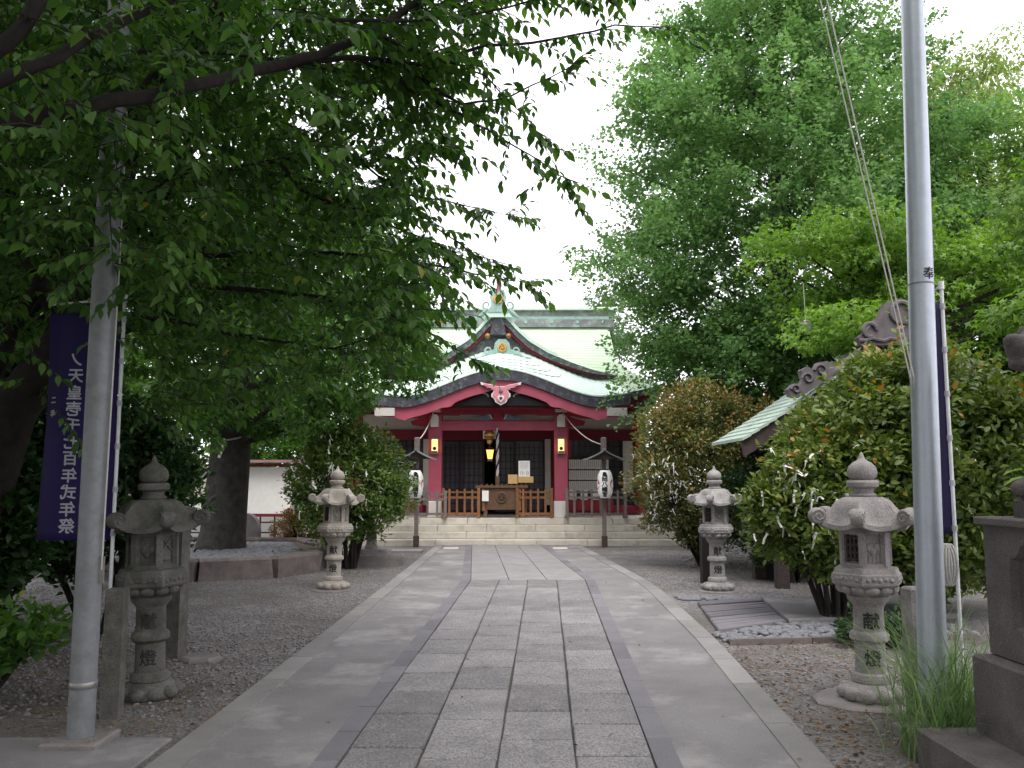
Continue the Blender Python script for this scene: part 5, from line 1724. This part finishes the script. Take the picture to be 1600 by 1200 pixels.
for p, d, s in zip(tw_p, tw_d, tw_s):
    d = unit(np.array(d))
    side = unit(np.cross(d, np.array([0, 0, 1.0])))
    e = p + d * s + np.array([0, 0, -.12 * s])
    tb.tube([tuple(p), tuple((p + e) / 2 + np.array([0, 0, .05 * s])), tuple(e)], [.0045, .003, .0015], 4, cap=False)
    nl = int(s / .042) + 2
    for q in range(nl):
        t = (q + .6) / nl
        sg = 1 if q % 2 else -1
        P.append(p + (e - p) * t)
        A.append(d * .45 + side * sg * rnd.uniform(.5, 1) + np.array([0, 0, -rnd.uniform(.25, .95)]) if q < nl - 1 else d + np.array([0, 0, -.4]))
        N.append(np.array([0, 0, 1.0]) + rng.normal(size=3) * .35)
        S.append(rnd.triangular(.05, .135, .08))
put(tb, 'twigs', 'bark', CH)
P, A, N, S = map(np.array, (P, A, N, S))
put_leaves(CH, 'L_cherry', P, A, N, S, 'pointed', rng.random(len(P)))
# unseen crown clumps, added above and behind the frame for shade
cen = np.concatenate([ell(80, (-5.6, 3.0, 6.2), (3.4, 5.0, 1.3), .1), ell(50, (-2.2, 1.5, 6.4), (2.2, 3.2, .9), .1), ell(80, (-8.2, 8.0, 5.6), (2.6, 4.0, 2.2), .1), ell(40, (-4.5, 7.5, 6.6), (2.6, 2.4, .9), .1), ell(110, (-1.4, 3.6, 7.0), (3.2, 3.6, 1.2), .1)])
keep = []
for c in cen:                                    # stay clear of the open sky in the middle
    keep.append(c[2] > 1.6 + .62 * c[1] + .7 or (c[0] < -.62 * c[1] - 1.2) or (c[0] < -2.6 and c[1] > 5))
cen = cen[np.array(keep)]
P, A, N = clump_leaves(cen, .5 + .3 * rng.random(len(cen)), 190, .5, .5, .2)
put_leaves(CH, 'L_cherry', P, A, N, .10 + .05 * rng.random(len(P)), 'oval', rng.random(len(P)), 'added_shade_crown')

# ---- second cherry behind the first, closing the upper left
cen = []
while len(cen) < 185:
    u, v, Y = rnd.uniform(-120, 640), rnd.uniform(-120, 560), rnd.uniform(8.8, 12.6)
    if u > 500 + .22 * v + 60 * math.sin(v * .02): continue
    if v > 470 and rnd.random() < .6: continue
    cen.append(npv(at(u, v, Y)))
cen = np.array(cen)
tree('second cherry tree standing behind the leaning one', [(-8.2, 11.2, 0), (-7.9, 11.1, 2.2), (-7.0, 11, 5), (-6.2, 11, 8)], [.26, .22, .15, .05], cen, .42 + .36 * rng.random(len(cen)), 150, 'L_cherry', 'pointed', .115, limbs=70, flat=.5, droop=.6, name='cherry_tree', shell=.25)
# ---- unseen trees added outside the frame to shade the near path and left side
for lab, x, y, c_, r_ in (('added shade tree beside the viewer at the right', 6.4, 1.2, (4.4, .8, 7.0), (3.4, 3.2, 1.7)), ('added shade tree beside the viewer at the left', -6.6, -.5, (-4.2, -1.0, 6.6), (3.6, 3.4, 1.7)), ('added shade tree behind the viewer', 1.5, -6.5, (.6, -5.5, 6.2), (4.5, 3.0, 2.4)),
                          ('added low crowned shade tree left of the viewer', -7.6, 3.6, (-7.4, 3.2, 3.6), (2.2, 2.6, 3.2)), ('added low crowned shade tree behind the viewer at the left', -6.0, -3.2, (-5.6, -3.4, 3.6), (2.8, 2.2, 3.2)), ('added low shade evergreen far behind the viewer', 4.5, -9.0, (4.5, -9, 4.2), (3.6, 2.0, 4.2)), ('added dense shade evergreen behind the viewer', -1.5, -10, (-1.5, -10, 4.4), (4.0, 2.0, 4.4)), ('added tall shade evergreen behind the viewer at the left', -8.5, -7, (-8.5, -7, 4.6), (3.4, 2.4, 4.6)),
                          ('added broad shade tree left of the leaning cherry', -9.8, 7.6, (-9.4, 7.6, 3.8), (2.2, 2.4, 3.4))):
    cen = ell(90, c_, r_, .1)
    tree(lab, [(x, y, 0), (x - .2, y, 3), (x * .85, y, 7.2)], [.3, .24, .08], cen, .6 + .35 * rng.random(len(cen)), 150, 'L_cherry', 'oval', .16, 'added shade trees out of view', limbs=20, flat=.5, shell=.2)

# ================================================================== BUSHES
BUSHES = {}


def bush(name, label, c, r, h, leaf, size, n_clump, per, z0=.25, group=None, kind='oval', cat='bush', tipbias=.35, cut=None):
    root = empty(name, (c[0], c[1], 0), label=label, cat=cat, group=group)
    d = unit(rng.normal(size=(n_clump, 3)))
    q = (.30 + .62 * rng.random(n_clump) ** .45)[:, None]
    hh = (h - z0) / 2
    cen = d * q * np.array([r[0], r[1], hh]) + np.array([0, 0, z0 + hh])
    cen[:, :2] *= (1 - .22 * np.clip((cen[:, 2:3] - z0 - hh) / hh, 0, 1))
    cr = (.16 + .16 * rng.random(n_clump)) * min(r) / 1.1
    P, A, N = clump_leaves(cen, cr, per, .75, .05, .3)
    A[:, 2] += .35
    # young shoots standing out of the outline
    sp, sa = [], []
    for _ in range(n_clump // 2):
        d_ = unit(rng.normal(size=3)); d_[2] = abs(d_[2]) if rnd.random() < .7 else d_[2]
        p0 = d_ * np.array([r[0], r[1], hh]) * .8 + np.array([0, 0, z0 + hh])
        p0[:2] *= 1 - .22 * max(0, d_[2])
        dr = unit(d_ * .7 + np.array([0, 0, .7]) + rng.normal(size=3) * .3)
        ln_ = rnd.uniform(.18, .42) * min(1.0, min(r))
        for q_ in range(9):
            sp.append(p0 + dr * ln_ * q_ / 8); sa.append(dr * .5 + rng.normal(size=3) * .6)
    P = np.concatenate([P, np.array(sp)]); A = np.concatenate([A, np.array(sa)])
    N = np.concatenate([N, rng.normal(size=(len(sp), 3)) * .4 + np.array([0, 0, .8])])
    ok = P[:, 2] > .08
    P, A, N = P[ok], A[ok], N[ok]
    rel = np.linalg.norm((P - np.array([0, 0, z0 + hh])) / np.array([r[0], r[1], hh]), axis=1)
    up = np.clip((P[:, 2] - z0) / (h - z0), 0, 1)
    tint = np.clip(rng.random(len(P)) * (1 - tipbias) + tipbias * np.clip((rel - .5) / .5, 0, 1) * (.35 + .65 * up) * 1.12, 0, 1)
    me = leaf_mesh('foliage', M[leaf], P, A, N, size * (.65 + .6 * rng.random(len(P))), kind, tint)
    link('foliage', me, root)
    BUSHES[label] = (P[rel > .72] + np.array([c[0], c[1], 0]))
    st = MB()
    for k in range(14):
        a_ = 2 * PI * k / 14 + rnd.uniform(-.2, .2)
        b0 = (.12 * math.cos(a_), .12 * math.sin(a_), 0)
        q_ = rnd.uniform(.35, .75)
        st.tube(bend(b0, (r[0] * q_ * math.cos(a_), r[1] * q_ * math.sin(a_), rnd.uniform(.4, .85) * h), .1), [.035, .03, .024, .018, .012, .006], 6)
    st.build('stems', M['bark'], root, 60)
    return root


GBU = 'bushes beside the path'
bush('red_tipped_bush', 'large red-tipped bush behind the silver flagpole', (4.9, 10.5), (1.8, 1.35), 3.4, 'L_bush', .10, 340, 105, .12, GBU, 'pointed', tipbias=.48)
bush('red_tipped_bush', 'shorter red-tipped bush hung with papers beside the plank paving', (3.72, 10.15), (.98, .9), 2.25, 'L_bush', .09, 190, 95, .35, GBU, 'pointed', tipbias=.48)
bush('brownish_bush', 'rounded brownish bush right of the shrine steps', (3.62, 16.4), (1.55, 1.35), 3.55, 'L_bush2', .085, 330, 95, .2, GBU)
bush('brownish_bush', 'shaggy brownish bush filling the gap beside the pavilion', (4.95, 15.9), (1.4, 1.2), 3.2, 'L_bush2', .085, 200, 90, .2, GBU)
bush('green_bush', 'green bush with tied papers left of the shrine steps', (-2.98, 16.0), (1.2, 1.05), 2.75, 'L_bush3', .085, 260, 90, .35, GBU)
bush('dark_shrub', 'dark shrub in the shade under the pavilion eave', (4.4, 13.9), (1.2, .8), 2.5, 'L_ever', .08, 130, 90, .1, None, 'oval', 'shrub')
bush('azalea_bush', 'low rusty brown azalea beyond the raised bed', (-4.75, 19.8), (.75, .6), 1.0, 'L_azalea', .05, 130, 90, .1)
bush('dark_shrub', 'dark shrub right behind the mossy lantern', (-4.35, 9.3), (1.1, .9), 2.5, 'L_ever', .09, 170, 90, .5, None, 'pointed', 'shrub')
bush('dark_shrub', 'tall dark shrub behind the purple banner', (-5.9, 8.9), (1.3, 1.1), 3.1, 'L_ever', .09, 200, 90, .2, None, 'pointed', 'shrub')
bush('dark_shrub', 'dark camellia left of the purple banner', (-5.0, 7.75), (.9, .8), 2.3, 'L_ever', .10, 150, 90, .1, None, 'pointed', 'shrub')
bush('dark_shrub', 'dark shrub half cut by the left picture edge', (-7.2, 10.8), (1.5, 1.0), 3.0, 'L_ever', .10, 190, 90, .1, None, 'pointed', 'shrub')
bush('yellow_tipped_shrub', 'yellow tipped shrub left of the thick trunk', (-5.6, 13.0), (1.05, .7), 2.45, 'L_bush', .08, 150, 85, .9, None, 'oval', 'shrub')
bush('leafy_shrub', 'low leafy green plant at the lower left corner', (-3.9, 6.3), (.75, .6), .75, 'L_bed', .09, 45, 55, .05, None, 'pointed', 'shrub')
bush('leafy_shrub', 'dark broad shrub at the far left edge', (-5.3, 6.9), (.8, .8), 1.9, 'L_ever', .10, 110, 80, .1, None, 'pointed', 'shrub')
bush('leafy_shrub', 'green hedge shrub above the white notice board', (-7.2, 27.0), (2.6, 1.0), 3.6, 'L_bed', .12, 170, 70, .3, None, 'oval', 'shrub')
bush('leafy_shrub', 'low dark green plant at the foot of the red-tipped bush', (3.55, 8.6), (.45, .3), .32, 'L_ever', .06, 40, 60, .02, None, 'oval', 'shrub')

# ---- paper fortunes tied to the twigs
def ribbon(mb, pts, w, tw0, tw1):
    """thin folded strip along pts, twisting from tw0 to tw1"""
    n_ = len(pts)
    vs = []
    for i, p in enumerate(pts):
        a_ = tw0 + (tw1 - tw0) * i / (n_ - 1)
        dx, dy = w * math.cos(a_), w * math.sin(a_)
        for e in (-.0012, .0012):
            vs += [(p[0] - dx, p[1] - dy + e, p[2]), (p[0] + dx, p[1] + dy + e, p[2])]
    fs = []
    for i in range(n_ - 1):
        q = 4 * i
        for k0, k1 in ((0, 1), (1, 3), (3, 2), (2, 0)):
            fs.append((q + k0, q + k1, q + 4 + k1, q + 4 + k0))
    mb.add(vs, fs)


def slip(v):
    mb = MB().box((0, 0, 0), (.03, .024, .02))
    if v == 0:
        ribbon(mb, [(0, 0, 0), (.006, -.012, -.05), (.012, -.01, -.11), (.006, .0, -.17)], .011, 0, .9)
        ribbon(mb, [(0, 0, 0), (-.02, -.006, -.03), (-.028, -.004, -.06)], .010, .2, -.5)
    elif v == 1:
        ribbon(mb, [(0, 0, 0), (.03, -.01, -.012), (.07, -.008, -.035), (.1, 0, -.07)], .012, .8, 1.4)
        ribbon(mb, [(0, 0, 0), (-.01, -.01, -.05), (-.014, -.008, -.12)], .011, 0, .5)
    elif v == 2:
        ribbon(mb, [(0, 0, 0), (-.006, -.014, -.06), (.004, -.01, -.13)], .013, -.3, .6)
    else:
        ribbon(mb, [(-.07, 0, -.02), (-.03, -.012, .008), (.02, -.012, .006), (.075, 0, -.025)], .012, 1.2, 1.7)
    return mb.mesh('paper_fortune', M['paper'])


SL_ = [slip(v) for v in range(4)]


def fortunes(n, key, test, label, group):
    """tied where leaves are, on the side toward the path"""
    P = BUSHES[key]
    P = P[[test(p) for p in P]]
    if len(P) == 0: return
    seeds = P[rng.choice(len(P), 9)]
    k = 0
    while k < n:
        p = P[rng.integers(len(P))]
        near = min(np.linalg.norm(seeds - p, axis=1))
        if rnd.random() > math.exp(-(near / .45) ** 2) * .6 + .2: continue
        s = rnd.uniform(.6, 1.05)
        o = link('paper_fortune', SL_[k % 4], None, (p[0] - .04, p[1] - .10, p[2]), (rnd.uniform(-.4, .4), rnd.uniform(-.5, .5), rnd.uniform(-1.2, 1.2)), (s, s, s))
        tag(o, label, 'paper fortune', group)
        k += 1


fortunes(56, 'shorter red-tipped bush hung with papers beside the plank paving', lambda p: p[2] > .55 and (p[0] - 3.72) * .5 + (p[1] - 10.15) < -.5, 'white paper fortune tied on the shorter red-tipped bush', 'paper fortunes on the red-tipped bush')
fortunes(8, 'large red-tipped bush behind the silver flagpole', lambda p: 1.2 < p[2] < 2.8 and p[1] < 9.7, 'white paper fortune tied on the large bush behind the flagpole', 'paper fortunes on the large bush')
fortunes(70, 'rounded brownish bush right of the shrine steps', lambda p: p[1] < 16.2 and p[0] < 3.5 and .6 < p[2] < 2.2 and (p[0] - 3.6) * .8 + (p[1] - 16.4) < -.95, 'white paper fortune tied on the rounded brownish bush', 'paper fortunes on the brownish bush')
fortunes(44, 'green bush with tied papers left of the shrine steps', lambda p: p[1] < 15.6 and .8 < p[2] < 2.5, 'white paper fortune tied on the green bush by the steps', 'paper fortunes on the green bush')

# ---- tall grass at the flagpole
gp, gf, gt = [], [], []
def blades(n, cx, cy_, sx, sy, hlo, hhi):
    for _ in range(n):
        x, y = cx + rnd.gauss(0, sx), cy_ + rnd.gauss(0, sy)
        h = rnd.uniform(hlo, hhi)
        a_ = rnd.uniform(0, 2 * PI)
        ln_ = rnd.uniform(.25, .85) * h * 1.1
        w = rnd.uniform(.0028, .006)
        b0 = len(gp)
        tn = rnd.random()
        for i in range(6):
            t = i / 5
            px = x + math.cos(a_) * ln_ * t ** 1.8
            py = y + math.sin(a_) * ln_ * t ** 1.8
            pz = h * (t - .55 * t ** 3 * (ln_ / h))
            ww = w * (1 - t ** 2 * .95)
            gp.append((px - math.sin(a_) * ww, py + math.cos(a_) * ww, pz)); gp.append((px + math.sin(a_) * ww, py - math.cos(a_) * ww, pz))
            gt.extend((tn, tn))
        for i in range(5):
            q_ = b0 + 2 * i
            gf.append((q_, q_ + 1, q_ + 3, q_ + 2))


def grass(label, *sets):
    gp.clear(); gf.clear(); gt.clear()
    for s in sets: blades(*s)
    me = bpy.data.meshes.new('grass_clump')
    me.from_pydata(list(gp), [], list(gf))
    at_ = me.attributes.new('tint', 'FLOAT', 'POINT'); at_.data.foreach_set('value', np.array(gt, np.float32))
    me.materials.append(M['L_grass'])
    tag(link('grass_clump', me), label, 'grass', kind='stuff')


grass('tall arching green grass around the silver flagpole base', (230, 2.60, 5.3, .12, .12, .5, 1.05), (210, 2.78, 5.7, .14, .16, .6, 1.2), (80, 2.42, 5.15, .08, .1, .3, .6))
grass('short green grass tuft behind the raised tree bed', (500, -5.4, 19.0, .9, .4, .12, .3))
# sprig of big bright leaves by the pedestal
t = empty('leafy_sprig', (3.05, 5.15, 0), label='bright green broad leaf sprig above the pedestal at right edge', cat='plant')
MB().tube([(.25, .1, 0), (.22, .1, 1.0), (.12, .05, 1.55), (-.05, 0, 1.66)], [.012, .01, .007, .004], 6).build('stem', M['bark'], t)
P = np.array([(-.02, 0, 1.66), (.02, .02, 1.62), (.08, .03, 1.58), (.12, .05, 1.72), (.05, .0, 1.78), (.15, .05, 1.5), (.1, .05, 1.85)])
A = np.array([(-1, -.2, -.1), (-.9, .3, -.25), (-.5, -.8, .1), (.6, -.7, .2), (-.7, -.4, .3), (.8, .2, .1), (-.4, -.3, .8)], float)
me = leaf_mesh('leaf', M['L_maple'], P, A, np.tile([0, -.3, 1.0], (7, 1)) + rng.normal(size=(7, 3)) * .15, np.full(7, .15), 'pointed', np.full(7, .9))
link('leaves', me, t)
# round metal reflector hung in the ginkgo shade
t = empty('round_reflector', tuple(at(1259, 510, 14.0)), label='small round metal disc hanging in the dark trees', cat='reflector')
MB().lathe([(.09, -.01), (.105, -.008), (.11, 0), (.105, .008), (.09, .01)], 24, cap=False).xf(Matrix.Rotation(PI / 2, 4, 'X')).build('rim', M['metal'], t, 60)
MB().lathe([(.09, -.004), (.09, .004), (.05, .006), (.02, .012), (.001, .014)], 24).xf(Matrix.Rotation(PI / 2, 4, 'X')).build('disc', M['metal'], t, 60)
MB().tube([(0, 0, .1), (.02, .1, .75)], .004, 4).build('wire', M['rope'], t)
print('tris', sum(len(p.vertices) - 2 for me in {o.data for o in bpy.data.objects if o.type == 'MESH'} for p in me.polygons))
